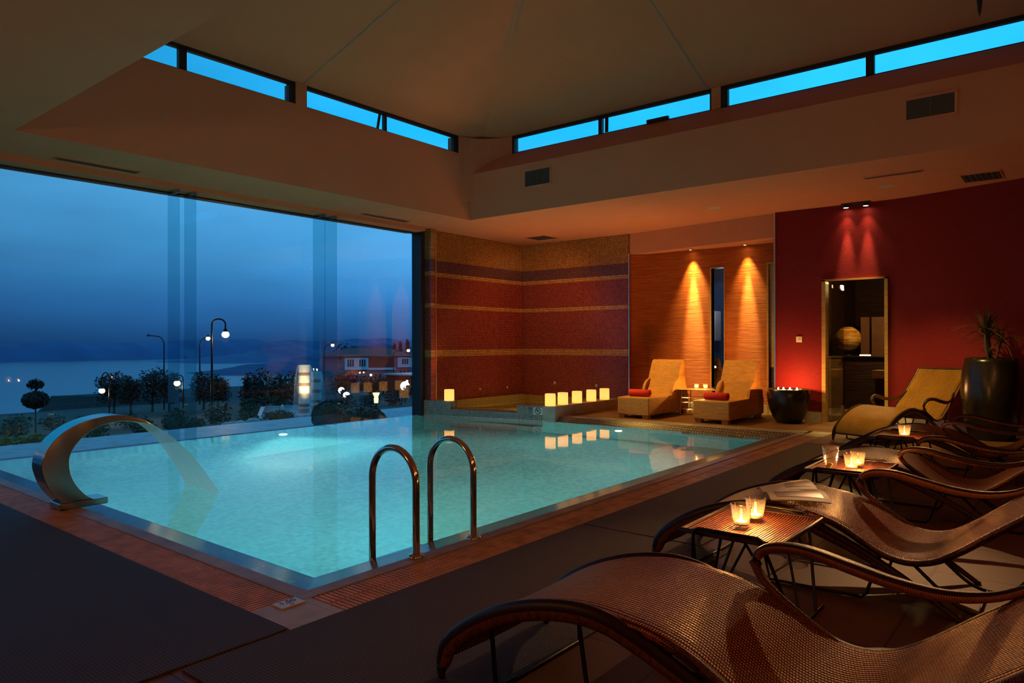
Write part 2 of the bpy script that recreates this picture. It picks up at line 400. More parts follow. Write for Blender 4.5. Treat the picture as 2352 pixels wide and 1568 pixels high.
# tiled beach edge of the pool
m = MB(); m.prism_ax([(2.078, 0), (2.36, -.08), (2.36, -.3), (2.078, -.3)], 2.977, 9.36, 'y'); struct(m.build('trim_7', mosaic_edge), 'dark mosaic rim, left')
m = MB(); m.prism_ax([(2.977, 0), (3.315, -.08), (3.315, -.3), (2.977, -.3)], 2.078, 9.80, 'x'); struct(m.build('trim_8', mosaic_edge), 'dark mosaic rim, right')
m = MB()
pa, pb = [(9.78, 2.98, 0), (9.57, 6.72, 0)], [(9.66, 2.98, -.08), (9.45, 6.85, -.08)]
m.quad(pa[0], pa[1], pb[1], pb[0]); m.quad(pb[0], pb[1], (9.45, 6.85, -.3), (9.66, 2.98, -.3)); struct(m.build('trim_9', mosaic_far), 'dark mosaic rim, far side')
# pool basin
PZ = -1.35
m = MB(); m.prism([(2.36, 3.315), (9.65, 3.315), (9.44, 6.97), (8.96, 9.36), (2.36, 9.36)], PZ - .1, PZ); struct(m.build('trim_10', pool_tile), 'turquoise pool floor')
m = MB(); m.box(2.3, 2.359, 3.2, 9.36, PZ, -.082); struct(m.build('trim_11', pool_wall_y), 'turquoise pool side')
m = MB(); m.box(2.3, 9.7, 3.2, 3.314, PZ, -.082); struct(m.build('trim_12', pool_wall_x), 'turquoise pool side')
m = MB(); m.prism([(9.65, 3.2), (9.8, 3.2), (9.6, 6.97), (9.44, 6.97)], PZ, -.082); struct(m.build('trim_13', pool_wall_y), 'turquoise pool end')
m = MB(); m.box(2.3, 9.0, 9.33, 9.42, PZ, -.085); nc = 10; cov = [(9.33 - .9 + .9 * math.sin(R(90 * i / nc)), PZ + .9 - .9 * math.cos(R(90 * i / nc))) for i in range(nc + 1)]
for (ya, za), (yb, zb) in zip(cov[:-1], cov[1:]): m.add([(2.3, ya, za + .002), (9.0, ya, za + .002), (9.0, yb, zb + .002), (2.3, yb, zb + .002)], [(0, 1, 2, 3)], None, True)
struct(m.build('trim_14', pool_tile), 'overflow weir under the glass wall')

# --- ceiling
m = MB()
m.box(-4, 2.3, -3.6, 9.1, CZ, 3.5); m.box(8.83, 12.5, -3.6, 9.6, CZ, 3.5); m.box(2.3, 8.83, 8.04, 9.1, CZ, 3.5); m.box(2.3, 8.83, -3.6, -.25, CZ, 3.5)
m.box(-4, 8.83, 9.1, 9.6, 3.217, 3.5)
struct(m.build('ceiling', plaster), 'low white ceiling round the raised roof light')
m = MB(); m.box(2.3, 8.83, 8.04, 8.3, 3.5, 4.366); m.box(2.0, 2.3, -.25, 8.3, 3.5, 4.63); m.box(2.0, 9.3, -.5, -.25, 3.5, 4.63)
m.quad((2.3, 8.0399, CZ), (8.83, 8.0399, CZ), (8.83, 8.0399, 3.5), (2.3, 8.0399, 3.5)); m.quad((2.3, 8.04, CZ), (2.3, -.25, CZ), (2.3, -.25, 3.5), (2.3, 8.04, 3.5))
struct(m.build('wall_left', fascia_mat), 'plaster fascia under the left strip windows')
m = MB(); m.prism_ax([(8.829, CZ), (8.829, 4.05), (9.14, 4.36), (9.3, 4.36), (9.3, 3.62), (8.90, 3.40)], -.25, 8.25, 'y')
struct(m.build('wall_right', fascia_mat), 'plaster fascia with a sloping sill under the right strip windows')
m = MB(); arc = [(8.58 + .58 * math.sin(a), 7.38 + .66 * math.cos(a)) for a in [R(k * 10) for k in range(0, 10)]]
m.prism(arc + [(9.3, 7.36), (9.3, 8.3), (8.58, 8.3)], 3.60, 4.66); struct(m.build('wall_corner', fascia_mat), 'rounded plaster corner pier between the strip windows')
ap = (5.57, 3.9, 5.86); cs = [(2.05, -.3, 4.632), (9.25, -.3, 4.632), (9.25, 8.16, 4.632), (2.05, 8.16, 4.632)]
m = MB()
for i in range(4): m.add([cs[i], cs[(i + 1) % 4], ap], [(0, 1, 2)])
m.add([(x, y, z + .25) for x, y, z in cs] + [(ap[0], ap[1], ap[2] + .25)], [(0, 1, 4), (1, 2, 4), (2, 3, 4), (3, 0, 4)])
for i in range(4):
    a, b = cs[i], cs[(i + 1) % 4]; m.quad(a, b, (b[0], b[1], b[2] + .25), (a[0], a[1], a[2] + .25))
struct(m.build('ceiling_raised', plaster), 'raised pyramid ceiling with faint seams')
seam = pbr('seam', (.30, .26, .22), .9, var=.1)
m = MB()
def seamline(p, q, w=.012):
    a, b = Vector(p), Vector(q); t = (b - a).normalized(); s = t.cross(Vector((0, 0, 1))).normalized() * w; d = Vector((0, 0, -.004))
    m.quad(a - s + d, b - s + d, b + s + d, a + s + d)
apx = (ap[0], ap[1], ap[2])
for q in ((5.57, 8.14, 4.638), (9.22, 3.96, 4.638)): seamline(q, apx)
for d in (-.05, .05): seamline((9.2 + d, 8.1 - d, 4.648), (ap[0] + d * .3, ap[1] - d * .3, ap[2] - .01))
struct(m.build('trim_15', seam), 'seams of the raised ceiling')

# --- strip windows under the raised roof
wz0, wz1 = 4.366, 4.628
w = MB()
for x0, x1 in ((3.915, 4.005), (5.36, 5.45), (6.985, 7.03), (8.47, 8.58)): w.box(x0, x1, 8.06, 8.12, wz0, wz1)
w.box(2.3, 8.6, 8.06, 8.12, wz0 - .01, wz0 + .012); w.box(2.3, 8.6, 8.06, 8.12, wz1 - .012, wz1 + .05)
w.add([(6.80, 8.03, wz0), (6.85, 8.03, wz0), (6.955, 8.10, wz1), (6.905, 8.10, wz1)], [(0, 1, 2, 3)])
w1 = struct(w.build('window_1', dark_frame, origin=(2.3, 8.06, wz0)), 'dark framed strip window above the left fascia, one sash tilted open')
m = MB()
for x0, x1 in ((2.3, 3.915), (4.005, 5.36), (5.62, 6.90), (7.03, 8.47)): m.box(x0, x1, 8.085, 8.095, wz0, wz1)
shifted(m, (2.3, 8.06, wz0)).build('pane', pane, w1)
m = MB(); m.box(5.45, 5.62, 8.04, 8.3, wz0, wz1 + .03); struct(m.build('trim_16', fascia_mat), 'plaster pier in the left strip window')
w = MB()
for y0, y1 in ((7.33, 7.42), (5.64, 5.70), (3.68, 3.77), (1.90, 1.99)): w.box(9.16, 9.22, y0, y1, wz0, wz1)
w.box(9.16, 9.22, -.25, 7.42, wz0 - .012, wz0 + .012); w.box(9.16, 9.22, -.25, 7.42, wz1 - .012, wz1 + .05)
w.add([(9.12, 5.50, wz0), (9.12, 5.56, wz0), (9.19, 5.60, wz1), (9.19, 5.54, wz1)], [(0, 1, 2, 3)])
w.box(9.16, 9.22, 3.895, 3.93, wz0, wz1)
w2 = struct(w.build('window_2', dark_frame, origin=(9.19, 0, wz0)), 'dark framed strip window above the right fascia, one sash tilted open')
m = MB()
for y0, y1 in ((5.70, 7.33), (3.93, 5.62), (1.99, 3.68), (-.25, 1.90)): m.box(9.185, 9.195, y0, y1, wz0, wz1)
shifted(m, (9.19, 0, wz0)).build('pane', pane, w2)
m = MB(); m.box(9.14, 9.3, 3.77, 3.90, wz0, wz1 + .03); struct(m.build('trim_17', fascia_mat), 'plaster pier in the right strip window')

# --- glass wall above the weir
GY = 9.385
w = MB(); w.box(-4, 8.97, GY - .03, GY + .06, 3.195, 3.217); w.box(8.875, 8.975, 9.27, 9.5, -.2, 3.217)
w3 = struct(w.build('window_3', dark_frame, origin=(3, GY, 0)), 'frameless glass wall over the pool weir with glass fins')
xs = [-1.2, 2.42, 4.42, 6.68, 8.89]
for a, b in zip(xs[:-1], xs[1:]):
    m = MB(); m.box(a + .004, b - .004, GY, GY + .012, -.075, 3.2); shifted(m, (3, GY, 0)).build('glass_pane', pane, w3)
for x in (4.42, 6.68):
    for dx in (-.01, .21):
        m = MB(); m.box(x + dx - .008, x + dx + .008, GY - .30, GY - .004, -.07, 3.217); f = shifted(m, (3, GY, 0)).build('glass_fin', fin_glass, w3)
        m = MB(); m.box(x + dx - .02, x + dx + .02, GY - .31, GY - .005, 3.175, 3.2165); shifted(m, (3, GY, 0)).build('fin_bracket', cup_glass, f)

# --- mosaic alcove of the whirlpool
m = MB(); m.box(9.10, 12.0, 9.25, 9.5, -.2, CZ); struct(m.build('wall_spa', mosaic_x), 'red mosaic wall with gold bands')
m = MB(); m.box(8.985, 9.10, 9.12, 9.5, .19, CZ); struct(m.build('wall_pillar', mosaic_y), 'mosaic pillar beside the glass wall')
m = MB(); m.box(11.84, 12.0, 6.70, 9.25, -.2, CZ); struct(m.build('wall_spa_end', mosaic_y), 'red mosaic end wall with gold bands')
m = MB(); m.box(9.095, 9.11, 9.105, 9.12, .19, CZ); m.box(11.83, 11.85, 6.685, 6.705, .0, CZ - .38); m.box(11.385, 11.405, 3.80, 3.825, 0, CZ - .0)
struct(m.build('trim_18', trim_metal), 'thin metal corner strips')
A, B = Vector((8.97, 9.18)), Vector((9.44, 6.97)); T = (B - A)
NRM = Vector((-T.y, T.x)).normalized()           # points to +x
def spa_seg(t0, t1, z1, th=.24):
    p, q = A + T * t0, A + T * t1
    return [(p.x, p.y), (q.x, q.y), (q.x + NRM.x * th, q.y + NRM.y * th), (p.x + NRM.x * th, p.y + NRM.y * th)]
m = MB(); m.prism(spa_seg(-.05, .208, 0), -1.35, .19); m.prism(spa_seg(.208, .792, 0), -1.35, .045); m.prism(spa_seg(.792, 1.0, 0), -1.35, .165)
struct(m.build('wall_weir', mosaic_grey), 'grey mosaic pool-side wall of the whirlpool')
m = MB(); m.box(9.44, 11.84, 6.72, 6.97, -.2, .175, .004); struct(m.build('trim_19', stone), 'low brown kerb of the whirlpool')
spa = MB(); spa.box(9.15, 11.84, 6.97, 9.25, -.7, -.6)
struct(spa.build('trim_20', mosaic_gold), 'whirlpool floor')
m = MB(); m.box(11.74, 11.839, 6.97, 9.25, -.6, .13); struct(m.build('trim_21', mosaic_gold), 'gold mosaic ledge under the end wall')
m = MB(); m.box(9.1, 11.74, 9.13, 9.249, -.6, .15); struct(m.build('trim_22', mosaic_gold_x), 'gold mosaic ledge under the side wall')

# --- niche with the grass cloth wall
m = MB(); hx = 12.06
m.box(hx, hx + .12, 5.151, 6.6, 0, 2.9); m.box(hx, hx + .12, 4.135, 4.917, 0, 2.9); m.box(hx, hx + .12, 4.917, 5.151, 2.54, 2.9); m.box(hx, hx + .12, 4.917, 5.151, 0, .10)
m.box(hx, hx + .12, 3.5, 4.135, 2.55, 2.9)
m.prism([(11.86, 6.70), (12.06, 6.47), (12.2, 6.47), (12.2, 6.70)], 0, 2.9)
struct(m.build('wall_niche', grass_cloth), 'orange grass cloth wall')
m = MB(); m.prism([(11.865, 6.70), (11.46, 3.80), (12.4, 3.80), (12.4, 6.70)], 2.9, CZ); struct(m.build('trim_23', plaster), 'plaster bulkhead over the niche')
w = MB(); w.box(hx - .012, hx + .13, 5.151, 5.175, .1, 2.54); w.box(hx - .012, hx + .13, 4.917, 5.175, 2.54, 2.56); w.box(hx - .012, hx + .13, 4.905, 4.917, .1, 2.54)
w4 = struct(w.build('window_4', wood_tan), 'tall narrow slit window in the grass cloth wall')
m = MB(); m.box(hx + .05, hx + .058, 4.917, 5.151, .1, 2.54); o4 = w4.location; shifted(m, o4).build('pane', pane, w4)
w = MB(); w.box(hx - .015, hx + .1, 4.135, 4.165, 0, 2.55); w.box(hx - .015, hx + .1, 3.8, 4.165, 2.55, 2.575)
struct(w.build('trim_24', wood_tan), 'frame of the opening beside the red wall')
m = MB(); m.box(hx + .02, hx + .05, 3.75, 4.135, .80, 2.55); struct(m.build('trim_25', wood_tan), 'tan panel in the opening')
m = MB(); m.box(hx + .02, hx + .05, 3.75, 4.135, 0, .80); struct(m.build('trim_26', slats), 'dark lower panel in the opening')
m = MB(); m.box(11.41, hx, 3.80, 3.815, 0, .15); m.box(hx - .012, hx, 3.8, 4.9, 0, .15); m.box(hx - .012, hx, 5.18, 6.47, 0, .15); struct(m.build('baseboard_niche', stone_pale), 'pale stone baseboard')

# --- curved red wall with the glass door
pts = [(11.40, 3.81), (11.40, 3.5), (11.41, 3.057), (11.42, 2.225), (11.41, 2.1), (11.37, 1.85), (11.21, 1.30), (10.98, .56), (10.60, -.4), (9.9, -1.7), (8.6, -3.6)]
def wall_run(poly, z0, z1, th=.14):
    n = len(poly); q = []
    for i in range(n):
        a = Vector(poly[max(i - 1, 0)]); b = Vector(poly[min(i + 1, n - 1)]); t = (b - a).normalized()
        q.append((poly[i][0] - t.y * th, poly[i][1] + t.x * th))
    mb = MB()
    for i in range(n - 1):
        (x0, y0), (x1, y1) = poly[i], poly[i + 1]; (u0, v0), (u1, v1) = q[i], q[i + 1]
        mb.add([(x0, y0, z0), (x1, y1, z0), (x1, y1, z1), (x0, y0, z1)], [(0, 1, 2, 3)], None, True)
        mb.quad((u0, v0, z0), (u0, v0, z1), (u1, v1, z1), (u1, v1, z0)); mb.quad((x0, y0, z1), (x1, y1, z1), (u1, v1, z1), (u0, v0, z1)); mb.quad((x0, y0, z0), (u0, v0, z0), (u1, v1, z0), (x1, y1, z0))
    for i in (0, n - 1):
        mb.quad((*poly[i], z0), (*poly[i], z1), (*q[i], z1), (*q[i], z0))
    return mb
curve = smooth_path(pts[3:], 6)
m = wall_run(pts[:3], 0, CZ); m2 = wall_run(pts[2:4], 2.147, CZ); m3 = wall_run(curve, 0, CZ)
for k in (m2, m3): m.add(k.v, k.f); 
m.sm = [True] * len(m.sm)
m.sm = [False] * len(m.sm)
struct(m.build('wall_red', red_fabric), 'curved dark red fabric wall')
def base_run(poly):
    off = []
    for i in range(len(poly)):
        a = Vector(poly[max(i - 1, 0)]); b = Vector(poly[min(i + 1, len(poly) - 1)]); t = (b - a).normalized()
        off.append((poly[i][0] + t.y * .014, poly[i][1] - t.x * .014))
    return wall_run(off, 0, .148, .012)
m = base_run([(11.40, 3.79), (11.40, 3.5), (11.41, 3.10)]); k = base_run(curve[2:]); m.add(k.v, k.f)
struct(m.build('baseboard_red', stone_pale), 'pale stone baseboard under the red wall')
# door frame and leaf
w = MB(); w.box(11.38, 11.56, 3.045, 3.10, 0, 2.17); w.box(11.38, 11.56, 2.19, 2.235, 0, 2.17); w.box(11.38, 11.56, 2.19, 3.10, 2.147, 2.175)
d1 = struct(w.build('door_1', wood_tan, origin=(11.45, 2.6, 0)), 'open glass door in a light timber frame')
m = MB(); m.box(11.50, 12.22, 2.99, 3.0, .02, 2.13); lf = shifted(m, (11.45, 2.6, 0)).build('door_leaf', sheet_glass('door_glass', (.93, .95, .9), 1.3), d1); lf['label'] = 'clear glass leaf swung into the corridor'
m = MB(); m.box(11.49, 11.56, 2.980, 3.010, 2.05, 2.10); m.box(11.49, 11.56, 2.980, 3.010, .03, .08); shifted(m, (11.45, 2.6, 0)).build('hinge', vent_mat, d1)
m = MB(); m.box(12.12, 12.2, 2.975, 3.013, .06, .20); shifted(m, (11.45, 2.6, 0)).build('patch_lock', trim_metal, d1)

# --- outer shell behind the camera
m = MB(); m.box(-4.2, -4, -3.6, 9.6, 0, 3.5); backwall = pbr('back_wall', (.13, .055, .035), .85, var=.05)
struct(m.build('wall_back', backwall), 'plain plaster wall behind')
m = MB(); m.box(-4.2, 9.0, -3.8, -3.6, 0, 3.5); struct(m.build('wall_side', backwall), 'plain plaster side wall')

# --- corridor beyond the door and room beyond the slit
m = MB(); m.box(11.56, 17, -.5, 3.73, -.1, -.002); struct(m.build('floor_corridor', corridor_tile), 'tan corridor floor')
m = MB(); m.box(16.2, 16.4, -.5, 7.2, 0, 3.3); m.box(11.7, 16.2, -.7, -.5, 0, 3.3); struct(m.build('wall_corridor', slats), 'dark timber corridor wall')
m = MB(); m.box(11.57, 16.2, 3.73, 3.79, 0, 3.3); struct(m.build('wall_partition', slats), 'dark partition')
m = MB(); m.box(11.56, 16.4, -.7, 3.73, 2.55, 2.65); struct(m.build('ceiling_corridor', slats), 'low dark corridor ceiling')
slate = pbr('slate', (.045, .05, .075), .8, var=.3, vscale=3)
m = MB(); m.box(12.2, 16.2, 7.0, 7.15, 0, 3.3); m.box(15.0, 15.1, 3.8, 7.0, 0, 3.3); struct(m.build('wall_treatment', slate), 'slate blue wall of the room behind the slit')
m = MB(); m.box(12.18, 15.0, 3.8, 7.0, 2.9, 3.0); struct(m.build('ceiling_treatment', plaster), 'ceiling of the room behind the slit')
m = MB(); m.box(12.18, 15.0, 3.8, 7.0, -.1, 0.0); struct(m.build('floor_treatment', slats), 'dark floor of the room behind the slit')

# --- water
m = MB(); m.add([(2.30, 3.25, -.078), (9.70, 3.25, -.078), (9.43, 6.96, -.078), (8.95, 9.20, -.078), (8.92, 9.375, -.078), (2.25, 9.375, -.078)], [(0, 1, 2, 3, 4, 5)])
tag(m.build('pool_water', pool_water, origin=(5.6, 6.2, -.078)), 'still turquoise water filling the infinity pool', 'water')
m = MB(); a0 = A + T * .0 + NRM * .30; a1 = A + T * 1.0 + NRM * .30
m.add([(a0.x, a0.y - .02, .025), (a1.x, 6.97, .025), (11.74, 6.97, .025), (11.74, 9.13, .025), (9.2, 9.13, .025)], [(0, 1, 2, 3, 4)])
tag(m.build('spa_water', spa_water, origin=(10.5, 8, .025)), 'greenish water in the raised mosaic whirlpool', 'water')
# ================================================================== POOL FITTINGS
# drain gratings: slats are surface pattern, one mesh per straight run
m = MB(); y = 2.936
while y < 9.30: m.box(1.752, 1.978, y, y + .0135, -.022, 0.0); y += .0262
m.box(1.80, 1.812, 2.936, 9.3, -.024, -.006); m.box(1.92, 1.932, 2.936, 9.3, -.024, -.006)
tag(m.build('drain_grating', grating_mat), 'long orange slatted drain grating along the left pool edge, under the water spout', 'grating', 'drain gratings')
m = MB(); x = 2.045
while x < 9.55:
    m.box(x, x + .0145, 2.626, 2.745, -.022, 0.0); m.box(x, x + .0145, 2.757, 2.874, -.022, 0.0); x += .0270
m.box(2.04, 9.56, 2.744, 2.758, -.024, -.004)
tag(m.build('drain_grating', grating_mat), 'long orange slatted drain grating along the right pool edge, in front of the ladder', 'grating', 'drain gratings')
m = MB(); k = 0
while k < 150:
    yy = 2.93 + k * .0253; xx = 9.915 - (yy - 2.93) * .059
    m.box(xx, xx + .20, yy, yy + .015, -.025, 0.0); k += 1
tag(m.build('drain_grating', stone), 'short brown drain grating at the far end of the pool, by the boxy daybeds', 'grating', 'drain gratings')

# floor mats
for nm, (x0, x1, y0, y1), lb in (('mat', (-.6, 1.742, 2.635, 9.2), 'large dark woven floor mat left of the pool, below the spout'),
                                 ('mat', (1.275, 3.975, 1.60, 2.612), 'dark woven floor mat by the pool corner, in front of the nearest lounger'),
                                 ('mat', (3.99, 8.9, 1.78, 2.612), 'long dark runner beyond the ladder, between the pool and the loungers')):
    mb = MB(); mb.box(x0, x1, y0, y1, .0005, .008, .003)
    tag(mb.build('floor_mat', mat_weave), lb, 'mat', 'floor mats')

# ladder
lad = thing('pool_ladder', (3.03, 3.10, 0), 'chrome pool ladder with two arched handrails', 'ladder')
for x, yo in ((2.79, 0.0), (3.275, 0.0)):
    pth = [(x, 2.955, .004), (x, 2.955, .2), (x, 2.955, .38)]
    cy0, rr_, cz0 = 3.1455, .1905, .415
    pth += [(x, cy0 - rr_ * math.cos(R(a)), cz0 + rr_ * math.sin(R(a))) for a in range(0, 181, 9)]
    pth += [(x, 3.336, .3), (x, 3.336, 0), (x, 3.336, -.5), (x, 3.336, -1.1)]
    mb = MB(); mb.sweep(pth, .0215, n=16, up=(1, 0, 0)); h = shifted(mb, lad.location).build('handrail', chrome, lad)
    mb = MB(); mb.lathe([(.0001, .018), (.030, .018), (.046, .012), (.05, .004), (.05, 0)], x, 2.955, .0045, 24); shifted(mb, lad.location).build('flange', chrome, h)
for z in (-.17, -.42, -.67):
    mb = MB(); mb.box(2.81, 3.255, 3.325, 3.41, z - .03, z, .012); shifted(mb, lad.location).build('tread', brushed, lad)

# depth plaque and wall signs
def text_mesh(body, size, parent, loc, rot, mat, name='lettering'):
    cu = bpy.data.curves.new('lettering', 'FONT'); cu.body = body; cu.size = size; cu.align_x = 'CENTER'; cu.align_y = 'CENTER'; cu.extrude = .0006
    t = bpy.data.objects.new('tmp', cu); COL.objects.link(t); bpy.context.view_layer.update()
    me = bpy.data.meshes.new_from_object(t.evaluated_get(bpy.context.evaluated_depsgraph_get())); bpy.data.objects.remove(t)
    me.name = name; me.materials.clear(); me.materials.append(mat)
    o = bpy.data.objects.new(name, me); COL.objects.link(o); o.parent = parent; o.location = loc; o.rotation_euler = rot; return o
plate = pbr('plaque_white', (.62, .66, .70), .35, var=.06); ink = pbr('ink_blue', (.01, .04, .14), .5); ink_k = pbr('ink_black', (.012, .012, .012), .5)
pq = thing('depth_plaque', (1.915, 2.886, .0032), 'small white plaque with blue depth figures set at the pool corner', 'sign')
mb = MB(); mb.box(-.062, .062, -.043, .043, 0, .007, .002); mb.build('plate', plate, pq)
text_mesh('1,50', .050, pq, (0, .012, .0074), (0, 0, 0), ink); text_mesh('m', .028, pq, (0, -.025, .0074), (0, 0, 0), ink)
# the plaque lies along the kerb: its long side runs along y
def on_wall(t, z, off=.004):
    p = A + T * t - NRM * off; return (p.x, p.y, z)
ang = math.atan2(T.y, T.x)
sg = thing('wall_sign', on_wall(.965, .085), 'white no diving sign on the grey mosaic wall of the whirlpool', 'sign')
sg.rotation_euler = (R(90), 0, ang)
mb = MB(); mb.box(-.085, .085, -.06, .06, 0, .004, .001); mb.build('plate', plate, sg)
mb = MB(); ring = [(.050 * math.cos(R(a)), .050 * math.sin(R(a)), .006) for a in range(0, 360, 12)]; mb.sweep(ring, .006, .001, n=6, closed=True)
mb.sweep([(-.034, .034, .006), (.034, -.034, .006)], .006, .001, n=6)
mb.sweep([(.022, .026, .006), (-.006, .008, .006), (-.018, -.02, .006)], .005, .001, n=6); mb.sweep([(-.03, .004, .006), (-.006, .008, .006)], .004, .001, n=6); mb.build('pictogram', ink_k, sg)
sg2 = thing('depth_mark', on_wall(.90, .115), 'black depth figures on the grey mosaic wall beside the no diving sign', 'sign')
sg2.rotation_euler = (R(90), 0, ang)
text_mesh('1,50', .05, sg2, (0, 0, .002), (0, 0, 0), ink_k); text_mesh('m', .03, sg2, (0, -.042, .002), (0, 0, 0), ink_k)
for o in (sg, sg2): o['mount'] = 'wall'

# swan-neck spout
sw = thing('water_spout', (2.10, 5.89, 0), 'curved brushed steel water spout pouring a sheet into the pool', 'fountain')
mb = MB(); mb.box(1.937, 2.265, 5.79, 5.99, .004, .05, .005); shifted(mb, sw.location).build('base_plate', brushed, sw)
outer = smooth_path([(1.955, .05), (1.875, .155), (1.832, .27), (1.822, .35), (1.845, .43), (1.90, .515), (1.985, .585), (2.10, .638), (2.235, .665), (2.34, .668), (2.43, .652), (2.53, .617), (2.605, .572)], 4)
inner = smooth_path([(2.165, .05), (2.10, .10), (2.045, .175), (2.012, .25), (2.0, .325), (2.005, .39), (2.035, .455), (2.09, .52), (2.16, .572), (2.245, .604), (2.345, .617), (2.45, .606), (2.60, .566)], 4)
nn = len(outer)
def halfw(i): t = i / (nn - 1); return .10 + .05 * max(0, (t - .45) / .55) ** 1.5
mb = MB()
y0 = lambda i: 5.795; y1 = lambda i: 5.795 + 2 * halfw(i)
vs_ = []
for i in range(nn): vs_ += [(outer[i][0], y0(i), outer[i][1]), (outer[i][0], y1(i), outer[i][1]), (inner[i][0], y1(i), inner[i][1]), (inner[i][0], y0(i), inner[i][1])]
fs_ = []
for i in range(nn - 1):
    for k in range(4): fs_.append((i * 4 + k, i * 4 + (k + 1) % 4, i * 4 + 4 + (k + 1) % 4, i * 4 + 4 + k))
fs_.append((0, 3, 2, 1)); fs_.append(tuple((nn - 1) * 4 + k for k in range(4)))
mb.add(vs_, fs_); mb.sm = [False] * len(mb.sm)
nk = shifted(mb, sw.location).build('neck', brushed, sw)
md = nk.modifiers.new('b', 'BEVEL'); md.width = .004; md.segments = 2; md.limit_method = 'ANGLE'; md.angle_limit = R(50)
for p in nk.data.polygons: p.use_smooth = True
md2 = nk.modifiers.new('w', 'WEIGHTED_NORMAL')
mb = MB()
def sheet(u, v):
    x0, x1 = 2.58, 3.19; t = u
    x = x0 + (x1 - x0) * t; z = .583 - (.583 + .078) * (.50 * t + .50 * t * t)
    ya, yb = 5.80 + .046 * t, 6.11 + .34 * t
    return (x, ya + (yb - ya) * v, z, x, v * .4)
mb.grid(sheet, 24, 24); shifted(mb, sw.location).build('water_sheet', falling_water, sw)

# wax lanterns round the whirlpool
LANTERNS = []
wax_lit, nt_, out_ = nodes('lit_wax'); n_ = N(nt_)
tr_ = n_('BsdfTranslucent', {'Color': (1, .80, .45, 1)}); df_ = n_('BsdfDiffuse', {'Color': (.8, .6, .35, 1)}); mx_ = n_('MixShader', {0: .35}); n_.link(tr_, 0, mx_, 1); n_.link(df_, 0, mx_, 2)
g_ = n_('NewGeometry'); 
em_ = n_('Emission', {'Color': (1, .58, .17, 1), 'Strength': .55}); ad_ = n_('AddShader'); n_.link(mx_, 0, ad_, 0); n_.link(em_, 0, ad_, 1); n_.link(ad_, 0, out_, 'Surface')
def lantern(x, y, z, label, r=.088, h=.20):
    t = thing('wax_lantern', (x, y, z), label, 'candle', 'wax lanterns round the whirlpool')
    mb = MB(); mb.lathe([(r * .86, .006), (r, 0), (r, h - .006), (r * .97, h), (r * .90, h - .004), (r * .90, .012), (.0001, .012)], n=32); mb.build('wax_shell', wax_lit, t)
    mb = MB(); mb.lathe([(.02, .013), (.02, .045), (.0001, .047)], n=12); mb.build('tealight', wax, t)
    mb = MB(); mb.ball((0, 0, .062), .007, 8, 6, (1, 1, 2)); mb.build('flame', flame_mat, t)
    LANTERNS.append((x, y, z + .085))
lantern(9.12, 8.80, .19, 'single glowing wax lantern on the mosaic block by the pillar')
names = ['nearest the no diving sign', 'second from the no diving sign', 'middle one of the row', 'second from the orange daybed', 'next to the orange daybed, last of the row']
for (x, y), k in zip(((9.51, 6.86), (9.86, 6.85), (10.29, 6.85), (10.75, 6.85), (11.20, 6.85)), names):
    lantern(x, y, .176, 'glowing wax lantern on the whirlpool kerb, ' + k)
# whirlpool nozzles and inlets on the mosaic
noz = pbr('nozzle_cap', (.55, .42, .30), .3, .2, var=.05)
for (x, y, z, ax), lb in (((10.45, 9.243, .31, 'y'), 'small pale inlet cap on the left mosaic wall, nearer the wax lantern'), ((11.30, 9.243, .30, 'y'), 'small pale inlet cap on the left mosaic wall, nearer the corner'),
                      ((11.833, 8.42, .40, 'x'), 'small square plate on the end mosaic wall, nearer the corner'), ((11.833, 7.42, .38, 'x'), 'small square plate on the end mosaic wall, above the fourth lantern')):
    mb = MB()
    if ax == 'y': mb.ball((x, y, z), .028, 12, 8, (1, .5, 1))
    else: mb.box(x - .006, x + .006, y - .028, y + .028, z - .028, z + .028, .004)
    tag(mb.build('water_inlet', noz), lb, 'inlet', 'inlets on the mosaic')
# ================================================================== CANE LOUNGERS
FOOT = [(1.86, .085), (1.835, .16), (1.74, .245), (1.60, .325), (1.45, .38), (1.30, .41), (1.19, .414), (1.08, .405), (1.0, .392)]
RAIL = [(1.868, .0), (1.872, .05), (1.86, .10), (1.83, .165), (1.74, .243), (1.60, .323), (1.45, .378), (1.30, .406), (1.18, .402), (1.06, .366), (.96, .325), (.85, .28), (.74, .228), (.62, .165), (.50, .09), (.40, .022)]
SEAT = FOOT[:-1] + [(1.0, .392), (.91, .364), (.82, .318), (.72, .264), (.62, .244), (.52, .265), (.42, .327), (.30, .422), (.19, .506), (.05, .62), (-.08, .73), (-.155, .80), (-.195, .845), (-.215, .862)]
def strip(prof, hw, mat, name, parent, nv=10, dish=0.0, th=.012):
    P = smooth_path(prof, 5); L = [0.0]
    for a, b in zip(P[:-1], P[1:]): L.append(L[-1] + math.hypot(b[0] - a[0], b[1] - a[1]))
    nu = len(P) - 1; mb = MB()
    def fn(u, v, d=0.0):
        i = round(u * nu); a = P[max(i - 1, 0)]; b = P[min(i + 1, nu)]; t = Vector((b[0] - a[0], b[1] - a[1])).normalized()
        x = (v * 2 - 1) * hw; s = dish * (1 - (v * 2 - 1) ** 2)
        nx, nz = t.y, -t.x            # upward normal, the profile runs toward -y
        s += .020 * max(0, abs(v * 2 - 1) - .86) ** 2 / .0196 - .5 * dish * 0
        return (x, P[i][0] - nx * (d + s), P[i][1] - nz * (d + s), L[i], x + hw)
    mb.grid(lambda u, v: fn(u, v), nu, nv); mb.grid(lambda u, v: fn(u, 1 - v, th), nu, nv)
    return mb.build(name, mat, parent), P
